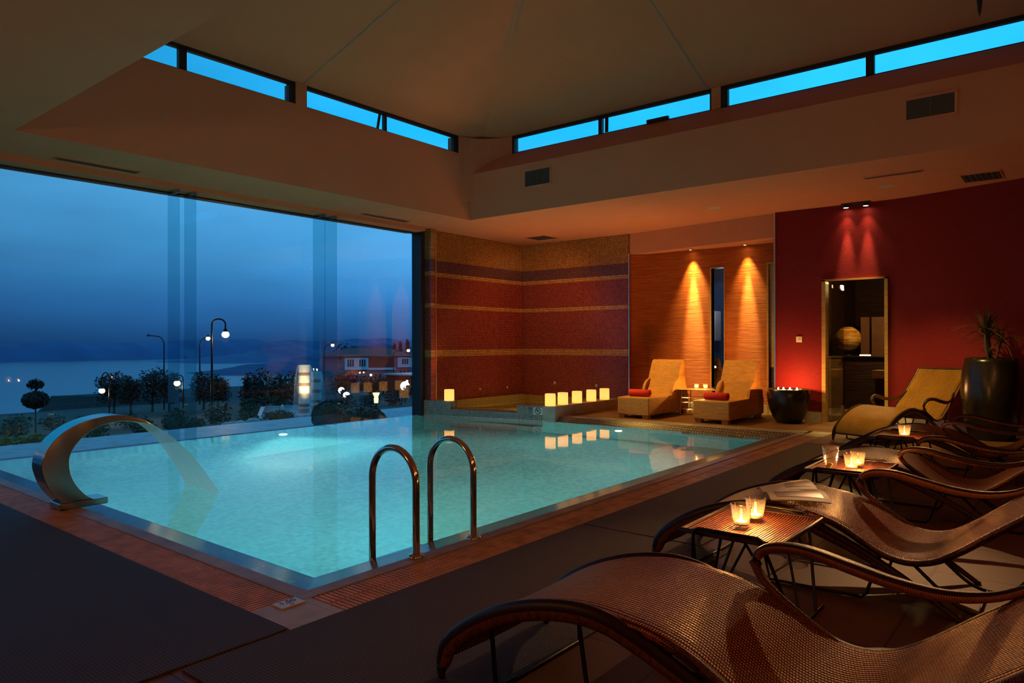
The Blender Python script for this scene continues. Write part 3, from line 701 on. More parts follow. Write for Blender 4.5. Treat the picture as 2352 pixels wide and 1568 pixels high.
def arm_path(sx, hw, k=1.0):
    raw = [(-.004, .68, .243), (-.002, .78, .292), (0, .88, .356), (.012, .945, .412), (.03, .958, .462), (.045, .905, .50), (.058, .80, .505), (.066, .66, .475), (.06, .52, .450), (.045, .38, .448), (.022, .25, .482), (0, .14, .55)]
    rw = [.006, .012, .016, .022, .042, .066, .078, .070, .046, .024, .015, .013]; rt = [.006, .012, .014, .014, .015, .018, .021, .023, .022, .019, .015, .014]
    rw = [min(a, .012 + (a - .012) * k) for a in rw]
    P = smooth_path([(sx * (hw + x), y, z, a, b) for (x, y, z), a, b in zip(raw, rw, rt)], 5)
    return [p[:3] for p in P], [p[3] for p in P], [p[4] for p in P]
def make_lounger(loc, label, arms, rz=0.0, w=.65, cmat=None, ak=.85):
    hw = w / 2; cm = cmat or cane; cane_wrap = MATS['cane_wrap_lit' if cmat else 'cane_wrap']
    t = thing('cane_lounger', loc, label, 'lounger', 'cane loungers beside the pool', rz)
    s, _ = strip(SEAT, hw + .006, cm, 'woven_shell', t, nv=28, dish=.010); f = s
    for sx, nm in ((-1, 'side_rail'), (1, 'side_rail')):
        P = [(a, b - (.026 if i > 10 else .0026 * i)) for i, (a, b) in enumerate(smooth_path(RAIL, 5))]; P = [(a, max(b, .004)) for a, b in P]; n_ = len(P)
        rb = [(.010 + .026 * min(1, i / 12) if i < 45 else max(.012, .036 - .0009 * (i - 45))) for i in range(n_)]
        ra = [.009 + .008 * min(1, i / 9) for i in range(n_)]
        mb = MB(); mb.sweep([(sx * (hw - .004), y, z + .0) for y, z in P], ra, rb, n=10, up=(0, -.3, 1)); mb.build(nm, cane_wrap, f)
        P2 = smooth_path(SEAT, 5)[40:]
        mb = MB(); mb.sweep([(sx * (hw - .008), y, z - .019) for y, z in P2], .013, [min(.024, .006 + .0016 * i) for i in range(len(P2))], n=10, up=(1, 0, 0)); mb.build('edge_binding', cane_wrap, s)
    mb = MB(); mb.rod((-hw + .012, 1.858, .092), (hw - .012, 1.858, .092), .011); mb.build('edge_binding', cane_wrap, s)
    mb = MB(); mb.rod((-hw + .018, -.213, .855), (hw - .018, -.213, .855), .014); mb.build('edge_binding', cane_wrap, s)
    for sx in arms:
        P, ra, rb = arm_path(sx, hw - .02, ak); mb = MB(); mb.sweep(P, ra, rb, n=12, up=(sx * .3, 0, 1)); mb.build('armrest', cane_wrap, t)
    for sx in (-1, 1):
        Q = smooth_path([(.66, .232), (.55, .13), (.46, .05), (.40, .017), (.35, .0085), (.29, .013), (.22, .07), (.14, .20), (.05, .40), (-.03, .60), (-.07, .705)], 5)
        mb = MB(); mb.sweep([(sx * .20, y, z) for y, z in Q], .0085, n=8, up=(1, 0, 0)); mb.build('leg', steel_dark, t)
        mb = MB(); mb.sweep(smooth_path([(sx * .27, 1.32, .395), (sx * .275, 1.27, .10), (sx * .275, 1.25, .0085), (sx * .27, 1.0, .0085), (sx * .26, .82, .0085), (sx * .26, .80, .03), (sx * .25, .74, .225)], 1), .0075, n=8, up=(1, 0, 0)); mb.build('leg', steel_dark, t)
    mb = MB(); mb.sweep([(-.27, 1.68, .27), (-.265, 1.66, .012), (-.25, 1.655, .0085), (.25, 1.655, .0085), (.265, 1.66, .012), (.27, 1.68, .27)], .0085, n=8, up=(0, 1, 0)); mb.build('leg', steel_dark, t)
    mb = MB(); mb.rod((-.2, .36, .0087), (.2, .36, .0087), .0075); mb.build('cross_bar', steel_dark, t)
    return t
L1 = make_lounger((2.155, -.06, 0), 'nearest woven cane lounger, filling the lower right corner of the view', (1,))
L2 = make_lounger((3.925, 0, 0), 'woven cane lounger with an open magazine on its leg rest', (1,))
L3 = make_lounger((5.70, 0, 0), 'woven cane lounger behind the table with the tall tumbler', (-1, 1), ak=.12)
L4 = make_lounger((7.68, .02, 0), 'woven cane lounger in front of the tall black planter, foot by the single candle table', (-1, 1), ak=.12)
d5 = Vector((-.955, .295)).normalized()
L5 = make_lounger((11.06, 1.56, 0), 'brightly lit cane lounger by the glass door, back towards the red wall', (-1, 1), rz=math.atan2(-d5.x, d5.y), cmat=cane_lit, ak=.2)

# ------------------------------------------------------------------ side tables
def make_table(cx, cy, label):
    t = thing('cane_table', (cx, cy, 0), label, 'side table', 'cane side tables between the loungers')
    hx_, hy_, z = .287, .218, .395
    mb = MB()
    def top(u, v):
        x = (u * 2 - 1) * hx_; y = (v * 2 - 1) * hy_
        return (x, y, z - .010 * (1 - max(abs(u * 2 - 1), abs(v * 2 - 1)) ** 6), x, y)
    mb.grid(top, 24, 20); mb.grid(lambda u, v: (lambda q: (q[0], q[1], q[2] - .012, q[3], q[4]))(top(u, 1 - v)), 24, 20)
    tp = mb.build('tray', cane_table, t)
    mb = MB(); mb.sweep([(-hx_, -hy_, z), (hx_, -hy_, z), (hx_, hy_, z), (-hx_, hy_, z)], .011, n=8, closed=True); mb.build('edge_binding', cane_wrap, tp)
    for sx in (-1, 1):
        P = [(sx * .13, -.235, .0075), (sx * (hx_ + .010), -.155, z - .02), (sx * (hx_ + .014), -.148, z + .012), (sx * (hx_ + .013), -.13, z + .021), (sx * (hx_ + .013), .13, z + .021), (sx * (hx_ + .014), .148, z + .012), (sx * (hx_ + .010), .155, z - .02), (sx * .13, .235, .0075)]
        mb = MB(); mb.sweep(P, .0075, n=8, up=(sx, 0, .01)); mb.build('wire_leg', steel_dark, t)
        mb = MB(); mb.rod((sx * .05, -.19, .0072), (sx * .245, -.05, z - .014), .0065); mb.build('wire_leg', steel_dark, t)
        mb = MB(); mb.rod((sx * .05, .19, .0072), (sx * .245, .05, z - .014), .0065); mb.build('wire_leg', steel_dark, t)
    for sy in (-1, 1):
        mb = MB(); mb.rod((-.24, sy * .235, .0072), (.24, sy * .235, .0072), .007); mb.build('runner', steel_dark, t)
    return t
TEALIGHTS = []
def tealight(x, y, z, label, r=.047, h=.108):
    t = thing('candle_glass', (x, y, z), label, 'candle glass', 'candle glasses on the cane tables')
    q = r * .70
    mb = MB(); mb.lathe([(.0001, .001), (q * .95, .0005), (q, .004), (r, h), (r - .003, h + .0015), (r - .0045, h), (q - .001, .016), (.0001, .015)], n=36); mb.build('glass', cup_glass, t)
    mb = MB(); mb.lathe([(q * .80, .0155), (q * .80, .032), (.0001, .031)], n=20); mb.build('tealight', wax, t)
    mb = MB(); mb.lathe([(.0005, .031), (.0058, .036), (.0066, .041), (.004, .049), (.0005, .058)], n=10); mb.build('flame', flame_mat, t)
    TEALIGHTS.append((x, y, z + .060)); return t
ZT = .386
make_table(3.185, 1.165, 'woven cane side table with two candles between the two nearest loungers')
tealight(3.12, 1.195, ZT, 'lit candle glass on the nearest cane table, the one closer to the viewer'); tealight(3.285, 1.19, ZT, 'lit candle glass on the nearest cane table, the one further back')
make_table(5.04, 1.19, 'woven cane side table holding the tall tumbler and two candles')
tealight(4.94, 1.165, ZT, 'lit candle glass next to the tumbler, the front one of the pair'); tealight(5.115, 1.165, ZT, 'lit candle glass behind its twin on the tumbler table')
make_table(7.02, 1.235, 'woven cane side table with a single candle, furthest from the viewer')
tealight(6.955, 1.21, ZT, 'single lit candle glass on the furthest cane table', .052, .115)
tb = thing('tumbler', (4.875, 1.275, ZT), 'tall ribbed clear tumbler with a lemon wedge on the cane table', 'glass')
prof = [(.0001, .001), (.034, .001)]
for k in range(33):
    tt = k / 32; prof.append((.034 + .018 * tt + .0012 * math.sin(tt * 60), .002 + .158 * tt))
prof += [(.0495, .159)] + [(.030 + .0175 * (1 - k / 10), .158 - .146 * k / 10) for k in range(1, 11)] + [(.0001, .012)]
mb = MB(); mb.lathe(prof, n=40); mb.build('glass', cup_glass, tb)
mb = MB(); wed = [(0, 0)] + [(.032 * math.cos(R(a)), .032 * math.sin(R(a))) for a in range(0, 121, 15)]; mb.prism_ax([(u * .9 - .0, w_ + .018) for u, w_ in wed], -.012, .004, 'x'); mb.build('lemon_wedge', pbr('lemon', (.62, .52, .06), .4, var=.15), tb)

# magazine lying open on the leg rest
mg = thing('magazine', (3.86, 1.19, .40), 'open magazine draped face up over the cane leg rest', 'magazine')
c = [Vector((3.905, 1.41)), Vector((4.215, 1.245)), Vector((3.80, .985)), Vector((3.57, 1.215))]
PF = smooth_path(list(reversed(FOOT)), 6)
def rest_z(y):
    if y < 1.0: return .388
    for a, b in zip(PF[:-1], PF[1:]):
        if a[0] <= y <= b[0]: return a[1] + (b[1] - a[1]) * (y - a[0]) / max(1e-6, b[0] - a[0])
    return .4
def pg(u, v, lift=0.0):
    p = (c[0] * (1 - u) + c[1] * u) * (1 - v) + (c[3] * (1 - u) + c[2] * u) * v
    z = rest_z(p.y) + .014 + .016 * math.sin(math.pi * min(1, abs(v - .5) * 2)) + .004 + lift
    return (p.x, p.y, z, u * .3, v * .4)
paper = pbr('paper', (.28, .21, .15), .5, var=.06); photo_m = pbr('printed_photo', (.10, .055, .03), .35, var=.8, vscale=18)
for v0, v1 in ((0, .5), (.5, 1.0)):
    mb = MB(); mb.grid(lambda u, v: pg(u, v0 + (v1 - v0) * v), 8, 8); mb.grid(lambda u, v: pg(u, v1 - (v1 - v0) * v, -.005), 8, 8); pgo = shifted(mb, mg.location).build('page', paper, mg)
    u0, u1 = (.45, .93) if v0 == 0 else (.12, .90)
    mb = MB(); mb.grid(lambda u, v: pg(u0 + (u1 - u0) * u, v0 + .06 + (v1 - v0 - .14) * v, .0012), 6, 6); shifted(mb, mg.location).build('photo', photo_m, pgo)

# ------------------------------------------------------------------ boxy wicker daybeds in the niche
def make_daybed(yc, x0, label, towel_label):
    t = thing('wicker_daybed', (x0, yc, 0), label, 'daybed', 'boxy daybeds in the niche')
    hw = .285
    mb = MB(); mb.box(0, 1.46, -hw, hw, .055, .335, .012); mb.build('base', wicker_box, t)
    front = smooth_path([(.80, .335), (.92, .42), (1.03, .56), (1.12, .74), (1.19, .88), (1.225, .915)], 5)
    back = smooth_path([(1.265, .925), (1.30, .90), (1.315, .80), (1.33, .62), (1.385, .46), (1.43, .335)], 5)
    mb = MB(); mb.prism_ax([(x, z) for x, z in front + back], -hw + .006, hw - .006, 'y')
    tmp = mb; mb = MB()
    mb.v = [(x, y, z) for x, y, z in tmp.v]; mb.f = tmp.f; mb.uv = tmp.uv; mb.sm = tmp.sm; mb.build('backrest', wicker_box, t)
    for s_ in (-1, 1):
        arc = [(1.12 + .30 * math.cos(R(a)) * 1.0, .335 + .27 * math.sin(R(a))) for a in range(180, -1, -12)]
        inn = [(1.12 + .17 * math.cos(R(a)), .335 + .14 * math.sin(R(a))) for a in range(0, 181, 12)]
        mb = MB(); mb.prism_ax(arc + inn, s_ * hw if s_ < 0 else hw - .045, s_ * hw + .045 if s_ < 0 else hw, 'y')
        mb.build('armrest', wicker_box, t)
        for fx in (.05, 1.36):
            mb = MB(); mb.box(fx - .04, fx + .07, s_ * (hw - .075) - .05, s_ * (hw - .075) + .05, 0, .056, .004); mb.build('foot', wicker_box, t)
    tw = thing('rolled_towel', (x0 + .28, yc + .03, .336), towel_label, 'towel', 'rolled red towels')
    mb = MB(); sp = []
    for k in range(60):
        a = k / 59 * 2 * math.pi * 3.2; r_ = .012 + .048 * k / 59; sp.append((r_ * math.cos(a), .061 + r_ * math.sin(a)))
    mb.lathe([(.052, -.18), (.060, -.172), (.060, .172), (.052, .18)], n=28)
    mb.v = [(x * 1.15, z, y * .95 + .058) for x, y, z in mb.v]
    tr = mb.build('roll', towel_red, tw)
    for s_ in (-1, 1):
        mb = MB(); mb.sweep([(x * 1.08, s_ * .180, (z - .061) * .95 + .058) for x, z in sp], .0045, .006, n=6, up=(0, 1, 0)); mb.build('rolled_end', towel_red, tr)
    return t
make_daybed(5.64, 10.09, 'boxy orange wicker daybed next to the row of wax lanterns', 'rolled red towel on the daybed next to the wax lanterns')
make_daybed(4.35, 10.15, 'boxy orange wicker daybed next to the round black bowl', 'rolled red towel on the daybed next to the black bowl')
NICHE_CANDLES = []
st = thing('steel_side_table', (11.27, 5.0, 0), 'small side table with thin steel legs between the two daybeds', 'side table')
mb = MB(); mb.box(-.22, .22, -.30, .30, .425, .437, .003); mb.build('table_top', pbr('table_wood', (.30, .14, .05), .25, var=.2), st)
for sx in (-1, 1):
    for sy in (-1, 1):
        mb = MB(); mb.rod((sx * .20, sy * .29, .006), (sx * .18, sy * .265, .425), .008); mb.build('leg', chrome, st)
for z in (.10, .21, .29):
    mb = MB()
    for sx in (-1, 1): mb.rod((sx * .19, -.275, z), (sx * .19, .275, z), .005)
    for sy in (-1, 1): mb.rod((-.19, sy * .275, z), (.19, sy * .275, z), .005)
    mb.build('stretcher', chrome, st)
for y, lb in ((5.06, 'lit candle glass on the steel legged table, on the side of the wax lanterns'), (4.90, 'lit candle glass on the steel legged table, on the side of the slit window')):
    t = thing('candle_glass', (11.22, y, .4375), lb, 'candle glass', 'candle glasses on the steel legged table')
    mb = MB(); mb.lathe([(.0001, .001), (.03, .001), (.038, .085), (.035, .085), (.027, .012), (.0001, .012)], n=24); mb.build('glass', cup_glass, t)
    mb = MB(); mb.lathe([(.022, .0125), (.022, .028), (.0001, .028)], n=14); mb.build('tealight', wax, t)
    mb = MB(); mb.ball((0, 0, .046), .010, 10, 8, (1, 1, 1.6)); mb.build('flame', flame_mat, t)
    NICHE_CANDLES.append((11.22, y, .50))
mb = MB(); mb.lathe([(.0001, 0), (.06, 0), (.075, .02), (.07, .02), (.055, .006), (.0001, .006)], 11.36, 4.80, .4375, 24)
tag(mb.build('small_dish', glaze), 'small dark dish on the steel legged side table by the slit window', 'dish')

# ------------------------------------------------------------------ planters
bw = thing('round_bowl', (11.0, 3.475, 0), 'round black glazed bowl with floating candles by the red wall', 'bowl')
mb = MB(); mb.lathe([(.0001, .002), (.165, .0), (.185, .015), (.225, .08), (.275, .20), (.303, .33), (.309, .43), (.300, .505), (.292, .513), (.282, .505), (.285, .43), (.280, .40)], n=56); mb.build('body', glaze, bw)
mb = MB(); mb.lathe([(.0001, .47), (.283, .47)], n=48); mb.build('filling', water('bowl_water', .05, .1, 12), bw)
BOWL_FLAMES = []
for k, (dx, dy) in enumerate(((-.10, .12), (-.05, .06), (.0, -.02), (-.02, -.13))):
    lb = ['floating candle in the black bowl, leftmost of four', 'floating candle in the black bowl, second of four', 'floating candle in the black bowl, third of four', 'floating candle in the black bowl, rightmost of four'][k]
    t = thing('floating_candle', (11.0 + dx, 3.475 + dy, .4705), lb, 'candle', 'floating candles in the bowl')
    mb = MB(); mb.lathe([(.0001, 0), (.025, 0), (.034, .016), (.034, .03), (.0001, .028)], n=20); mb.build('wax_disc', wax, t)
    mb = MB(); mb.ball((0, 0, .047), .011, 10, 8, (1, 1, 1.7)); mb.build('flame', flame_mat, t)
    BOWL_FLAMES.append((11.0 + dx, 3.475 + dy, .53 + .01 * k))
pl = thing('tall_planter', (10.68, .89, 0), 'tall black hammered planter against the dark red wall', 'planter')
mb = MB(); mb.lathe([(.0001, .001), (.235, 0), (.245, .02), (.285, .18), (.318, .40), (.330, .60), (.322, .80), (.292, .97), (.280, 1.02), (.262, 1.02), (.262, .94), (.0001, .94)], n=64); mb.build('body', glaze, pl)
mb = MB(); mb.lathe([(.0001, .955), (.262, .945)], n=40); mb.build('soil', bark, pl)
pp = thing('yucca_plant', (10.68, .89, .957), 'spiky leaved palm growing in the tall black planter', 'plant')
rnd = random.Random(11)
mb = MB(); mb.sweep(smooth_path([(0, 0, 0), (.01, .01, .15), (-.01, .03, .30)], 4), .02, n=10); mb.sweep(smooth_path([(.03, -.03, 0), (.03, -.07, .15), (.02, -.10, .26)], 4), .016, n=10); mb.sweep(smooth_path([(-.03, .02, 0), (-.05, .05, .2), (-.05, .06, .42)], 4), .016, n=10); mb.build('stem', bark, pp)
for hx0, hy0, hz0, cnt, ln in ((-.01, .03, .30, 34, .42), (.02, -.10, .26, 30, .40), (-.05, .06, .42, 30, .42)):
    mb = MB()
    for k in range(cnt):
        az_ = rnd.uniform(0, 2 * math.pi); el = R(rnd.uniform(-5, 82)); l_ = ln * rnd.uniform(.7, 1.1); droop = rnd.uniform(.05, .30) * math.cos(el)
        d = Vector((math.cos(az_) * math.cos(el), math.sin(az_) * math.cos(el), math.sin(el))); sd = Vector((-math.sin(az_), math.cos(az_), 0))
        vs_, fs_ = [], []
        for j in range(7):
            tt = j / 6; p = Vector((hx0, hy0, hz0)) + d * l_ * tt + Vector((0, 0, -droop * tt * tt)); wd = .012 * (.6 + .4 * math.sin(math.pi * min(1, tt * 1.3))) * (1 - tt ** 3)
            p.x = min(p.x, .33 + p.y * .31)
            vs_ += [p - sd * wd, p + Vector((0, 0, .003)), p + sd * wd]
        for j in range(6):
            for q in (0, 1): fs_.append((j * 3 + q, j * 3 + q + 1, j * 3 + q + 4, j * 3 + q + 3))
        mb.add(vs_, fs_)
    mb.build('leaf_rosette', palm_leaf, pp)

# ------------------------------------------------------------------ fittings on walls and ceiling
th = thing('thermostat', (11.393, 3.435, 1.22), 'small pale thermostat on the red wall beside the glass door', 'thermostat')
mb = MB(); mb.box(-.012, .006, -.045, .045, 0, .09, .004); mb.build('case', pbr('thermo', (.72, .62, .48), .4, var=.03), th)
mb = MB(); mb.box(-.0135, -.0118, -.028, .012, .035, .07); mb.build('display', pbr('thermo_face', (.45, .40, .32), .3), th)
def grille(y0, y1, z0, z1, label, k):
    t = thing('wall_grille', (8.829, (y0 + y1) / 2, z0), label, 'grille', 'grilles on the right fascia')
    hy_ = (y1 - y0) / 2; hz_ = z1 - z0
    mb = MB(); mb.box(-.004, .0, -hy_, hy_, 0, hz_); mb.build('recess', vent_dark, t)
    mb = MB()
    for a, b, c_, d_ in ((-hy_ - .025, hy_ + .025, -.025, .004), (-hy_ - .025, hy_ + .025, hz_ - .004, hz_ + .025), (-hy_ - .025, -hy_ + .004, 0, hz_), (hy_ - .004, hy_ + .025, 0, hz_)): mb.box(-.012, .0, a, b, c_, d_)
    mb.build('frame', fascia_mat, t)
    mb = MB(); q = 14
    for i in range(q): z = hz_ * (i + .5) / q; mb.add([(-.009, -hy_, z + .004), (-.009, hy_, z + .004), (-.005, hy_, z - .003), (-.005, -hy_, z - .003)], [(0, 1, 2, 3)])
    mb.box(-.010, -.004, -.004, .004, 0, hz_); mb.build('slats', vent_mat, t)
grille(6.36, 6.85, 3.677, 3.925, 'small dark air grille on the right fascia near the corner pier', 1)
grille(1.047, 1.512, 3.667, 3.889, 'large dark air grille on the right fascia near the edge of the view', 2)
def ceil_vent(x0, x1, y0, y1, label, kind='slot_diffuser', z=CZ):
    t = thing(kind, ((x0 + x1) / 2, (y0 + y1) / 2, z - .012), label, 'vent', 'vents in the low ceiling')
    a, b = (x1 - x0) / 2, (y1 - y0) / 2
    mb = MB(); mb.box(-a, a, -b, b, .006, .012); mb.build('recess', vent_dark, t)
    mb = MB(); mb.box(-a - .015, a + .015, -b - .015, -b, 0, .012); mb.box(-a - .015, a + .015, b, b + .015, 0, .012); mb.box(-a - .015, -a, -b, b, 0, .012); mb.box(a, a + .015, -b, b, 0, .012); mb.build('frame', plaster, t)
    mb = MB()
    if a > b: k = max(2, int(b * 2 / .05)); [mb.box(-a, a, -b + (i + .5) * 2 * b / k - .006, -b + (i + .5) * 2 * b / k + .006, .001, .008) for i in range(k)]
    else: k = max(2, int(a * 2 / .05)); [mb.box(-a + (i + .5) * 2 * a / k - .006, -a + (i + .5) * 2 * a / k + .006, -b, b, .001, .008) for i in range(k)]
    mb.build('slats', vent_mat, t)
ceil_vent(2.93, 3.80, 8.80, 8.93, 'long slot vent over the glass wall at the left of the view')
ceil_vent(7.28, 8.22, 8.85, 8.98, 'long slot vent over the glass wall near the mosaic pillar')
ceil_vent(9.68, 9.76, 1.50, 2.13, 'thin slot vent in the orange lit ceiling')
ceil_vent(10.31, 10.80, .77, 1.17, 'wide rectangular vent in the ceiling at the right edge', 'ceiling_grille')
ceil_vent(10.95, 11.40, 8.03, 8.50, 'square vent in the ceiling of the mosaic alcove', 'ceiling_grille')
for (x, y), lb in (((10.43, 4.41), 'round ceiling speaker before the niche bulkhead'), ((10.43, 2.02), 'round ceiling speaker above the lounger by the door')):
    mb = MB(); mb.lathe([(.0001, -.006), (.085, -.006), (.10, 0)], x, y, CZ, 28); mb.v = [(a, b, c_ if c_ < CZ else CZ) for a, b, c_ in mb.v]
    tag(mb.build('ceiling_speaker', pbr('speaker', (.42, .36, .3), .8)), lb, 'speaker', 'ceiling speakers')
tf = thing('twin_spotlight', (11.325, 2.60, CZ - .12), 'twin spotlight bar on the ceiling over the glass door', 'spotlight')
mb = MB(); mb.box(-.03, .03, -.20, .20, .095, .12, .006); mb.build('bar', dark_frame, tf)
for dy in (.135, -.135):
    mb = MB(); mb.lathe([(.0001, .095), (.03, .095), (.044, .062), (.044, .05), (.040, .05), (.036, .06)], 0, dy, 0, 24); hd = mb.build('lamp_head', dark_frame, tf)
    mb = MB(); mb.lathe([(.0001, .055), (.037, .055)], 0, dy, 0, 20); mb.build('lamp_face', spot_face, hd)
for y, lb in ((5.50, 'recessed downlight over the daybed next to the lanterns'), (4.50, 'recessed downlight over the daybed next to the bowl')):
    t = thing('recessed_downlight', (11.95, y, 2.882), lb, 'downlight', 'downlights in the niche')
    mb = MB(); mb.lathe([(.036, .006), (.05, 0), (.056, .0), (.056, .018)], n=24); mb.build('ring', trim_metal, t)
    mb = MB(); mb.lathe([(.0001, .010), (.036, .010)], n=20); mb.build('lamp_face', spot_face, t)
hg = thing('hanging_ornament', (7.16, .67, 3.98), 'dark pointed tip hanging from the raised ceiling at the top edge', 'ornament')
mb = MB(); mb.lathe([(.002, 0), (.014, .05), (.022, .14), (.02, .35), (.006, .40)], n=14); mb.build('body', dark_frame, hg)
mb = MB(); mb.rod((0, 0, .40), (0, 0, .85), .003); mb.build('cord', dark_frame, hg)
mb = MB(); mb.box(9.10, 9.15, 4.52, 4.86, 4.362, 4.41, .004); tag(mb.build('window_actuator', dark_frame), 'small dark motor box on the sill of the right strip window', 'motor')

# ------------------------------------------------------------------ beyond the door
ct = thing('reception_counter', (14.25, 2.2, 0), 'dark slatted counter in the corridor beyond the glass door', 'counter')
mb = MB(); mb.box(-.35, .35, -1.6, 1.20, 0, .94, .01); mb.build('body', slats, ct)
mb = MB(); mb.box(-.38, .38, -1.65, 1.22, .94, .97, .004); mb.build('worktop', dark_frame, ct)
bn_ = thing('wooden_bench', (13.1, 2.2, 0), 'tan wooden bench in front of the dark counter beyond the door', 'bench')
mb = MB(); mb.box(-.22, .22, -.6, .52, .62, .75, .006); mb.build('seat', wood_tan, bn_)
for yy in (-.55, .38):
    mb = MB(); mb.box(-.18, .18, yy, yy + .1, 0, .62); mb.build('leg', slats, bn_)
gl = thing('globe_lamp', (14.2, 3.40, .971), 'striped golden globe lamp standing on the counter beyond the glass door', 'lamp')
globe = streaked('globe_wrap', (.10, .03, .01), (.40, .18, .03), (.85, .55, .14), scale=3.2, stretch=10, bump=.8, dist=.04, rough=.2)
mb = MB(); mb.ball((0, 0, .315), .225, 32, 20); mb.build('shade', globe, gl)
mb = MB(); mb.lathe([(.0001, .0), (.08, .0), (.08, .015), (.012, .02), (.012, .10)], n=20); mb.build('stand', dark_frame, gl)
mb = MB(); mb.box(14.0, 14.05, 2.98, 3.16, .9705, .995, .004); tag(mb.build('light_strip', glow('strip_glow', (1, .85, .5), 2.0)), 'short glowing strip on the counter top under the globe lamp', 'light')
cbn = thing('tan_cabinet', (14.2, 3.57, 0), 'tan striped cabinet seen through the glass door leaf', 'cabinet')
mb = MB(); mb.box(-.27, .27, -.14, .14, 0, .93, .006); mb.build('body', wood_tan, cbn); mb = MB(); mb.box(-.28, .28, -.14, .145, .93, .955, .004); mb.build('top', wood_tan, cbn)
brp = pbr('brown_panel', (.24, .10, .04), .5, var=.15)
for y0_, y1_, lb in ((3.31, 3.47, 'narrow brown wall panel standing behind the counter, left one'), (2.95, 3.27, 'brown wall panel standing behind the counter, right one')):
    mb = MB(); mb.box(15.47, 15.53, y0_, y1_, 0, 1.72, .004); tag(mb.build('wall_panel', brp), lb, 'panel', 'brown panels')
ob = thing('framed_lantern', (14.2, 6.05, 1.25), 'pale paper lantern hanging in the room behind the slit window', 'lantern')
mb = MB(); mb.box(-.15, .15, -.13, .13, 0, .62, .01); mb.build('paper_shade', pbr('paper_shade', (.50, .47, .42), .9, var=.1), ob)
mb = MB(); mb.rod((0, 0, .62), (0, 0, 1.6), .004); mb.build('cord', dark_frame, ob)
for (y, z), lb in (((5.98, .719), 'tiny lit candle behind the slit window, upper one'), ((5.86, .719), 'tiny lit candle behind the slit window, lower one')):
    mb = MB(); mb.ball((13.9, y, z), .018, 10, 8); tag(mb.build('far_candle', lamp_white), lb, 'candle', 'tiny lights behind the slit')
mb = MB(); mb.box(13.6, 14.2, 5.6, 6.3, 0, .70, .01); tag(mb.build('low_cabinet', slats), 'dark low cabinet behind the slit window', 'cabinet')
# ================================================================== GARDEN, LAKE AND FAR SHORE
def gz(x, y):
    if y < 14.2: return -.62
    if y < 23: return -.62 - .106 * (y - 14.2)
    return -1.553 - .055 * (y - 23)
def edge(x): return 55 + max(0, min(1, (x - 30) / 18)) * 95
rnd = random.Random(5)
m = MB(); NX, NY = 60, 64
def gfn(u, v):
    x = -25 + 175 * u; y = 9.44 + 170 * v ** 1.8; z = gz(x, y) + .06 * math.sin(x * .7) * math.sin(y * .6) * (y > 15)
    e = edge(x)
    if y > e: z -= (y - e) * .9
    return (x, y, max(z, -13.5), x, y)
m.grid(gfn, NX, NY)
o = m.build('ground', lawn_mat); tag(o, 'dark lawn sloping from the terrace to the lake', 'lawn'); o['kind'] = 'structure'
m = MB(); m.box(-25, 13.6, 9.45, 12.55, -1.0, -.60); struct(m.build('trim_30', gutter_mat), 'dark overflow channel outside the glass wall')
m = MB(); m.box(-25, 15.0, 12.55, 14.15, -1.0, -.50, .01); struct(m.build('trim_31', stone_pale), 'pale stone walkway beyond the glass wall')
m = MB(); m.box(9.6, 13.6, 10.1, 12.0, -1.0, -.40, .02); struct(m.build('trim_32', stone_pale), 'raised stone planting bed edge outside')
m = MB(); m.quad((-900, 40, -12), (900, 40, -12), (900, 1500, -12), (-900, 1500, -12)); o = struct(m.build('lake', lake_mat), 'calm lake at dusk')
def hill(name, mat, x0, x1, y0, dy, hfun, seed, label):
    r_ = random.Random(seed); mb = MB(); ph = [r_.uniform(0, 6) for _ in range(6)]
    def fn(u, v):
        x = x0 + (x1 - x0) * u
        h = hfun(u) * (1 + .10 * math.sin(u * 19 + ph[0]) + .06 * math.sin(u * 47 + ph[1]) + .05 * math.sin(u * 113 + ph[2]) + .04 * math.sin(u * 260 + ph[3]))
        return (x, y0 + dy * v, -12.2 + h * math.sin(math.pi * v * .9) ** .7 if v > 0 else -12.2, x, v)
    mb.grid(fn, 220, 8); struct(mb.build(name, mat), label)
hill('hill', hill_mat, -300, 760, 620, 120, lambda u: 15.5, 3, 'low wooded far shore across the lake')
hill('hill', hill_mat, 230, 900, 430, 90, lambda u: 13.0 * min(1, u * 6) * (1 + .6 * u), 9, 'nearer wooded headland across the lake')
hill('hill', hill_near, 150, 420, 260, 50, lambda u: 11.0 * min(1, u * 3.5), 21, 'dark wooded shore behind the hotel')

TREES = [(15.29, 38.39, -1.03, .94, .89), (14.94, 35.63, -1.03, .63, .71), (16.98, 37.89, -.95, .91, 1.05), (17.1, 36.3, -1.03, .60, .89), (18.55, 35.6, -1.07, .72, .96), (18.09, 33.33, -1.06, .65, .78),
         (16.49, 27.34, -.87, .65, 1.09), (18.27, 28.32, -.99, .79, .99), (20.07, 29.28, -1.05, .63, 1.12), (27.68, 35.78, -1.21, 1.08, .75), (31.31, 37.65, -1.56, .89, .69), (27.87, 29.17, -.63, .40, .95), (33.19, 38.5, -1.66, .77, .59)]
TL = ['dark tree at the lake edge right behind the low round street lamp', 'small dark tree second from the left in the lakeside clump', 'tallest dark tree of the lakeside clump, behind the tall unlit lamp post', 'dark tree seen partly through the left glass fins',
      'dark tree left of the hooked lamp post', 'dark tree right of the hooked lamp post at the lake edge', 'upright dark tree left of the striped fountain', 'broad dark tree just behind the striped fountain on its left',
      'dark tree right behind the striped fountain column', 'broad dark tree in front of the left end of the hotel', 'dark tree in front of the middle of the hotel', 'dark tree half hidden by the mosaic pillar frame', 'small dark tree in front of the right part of the hotel']
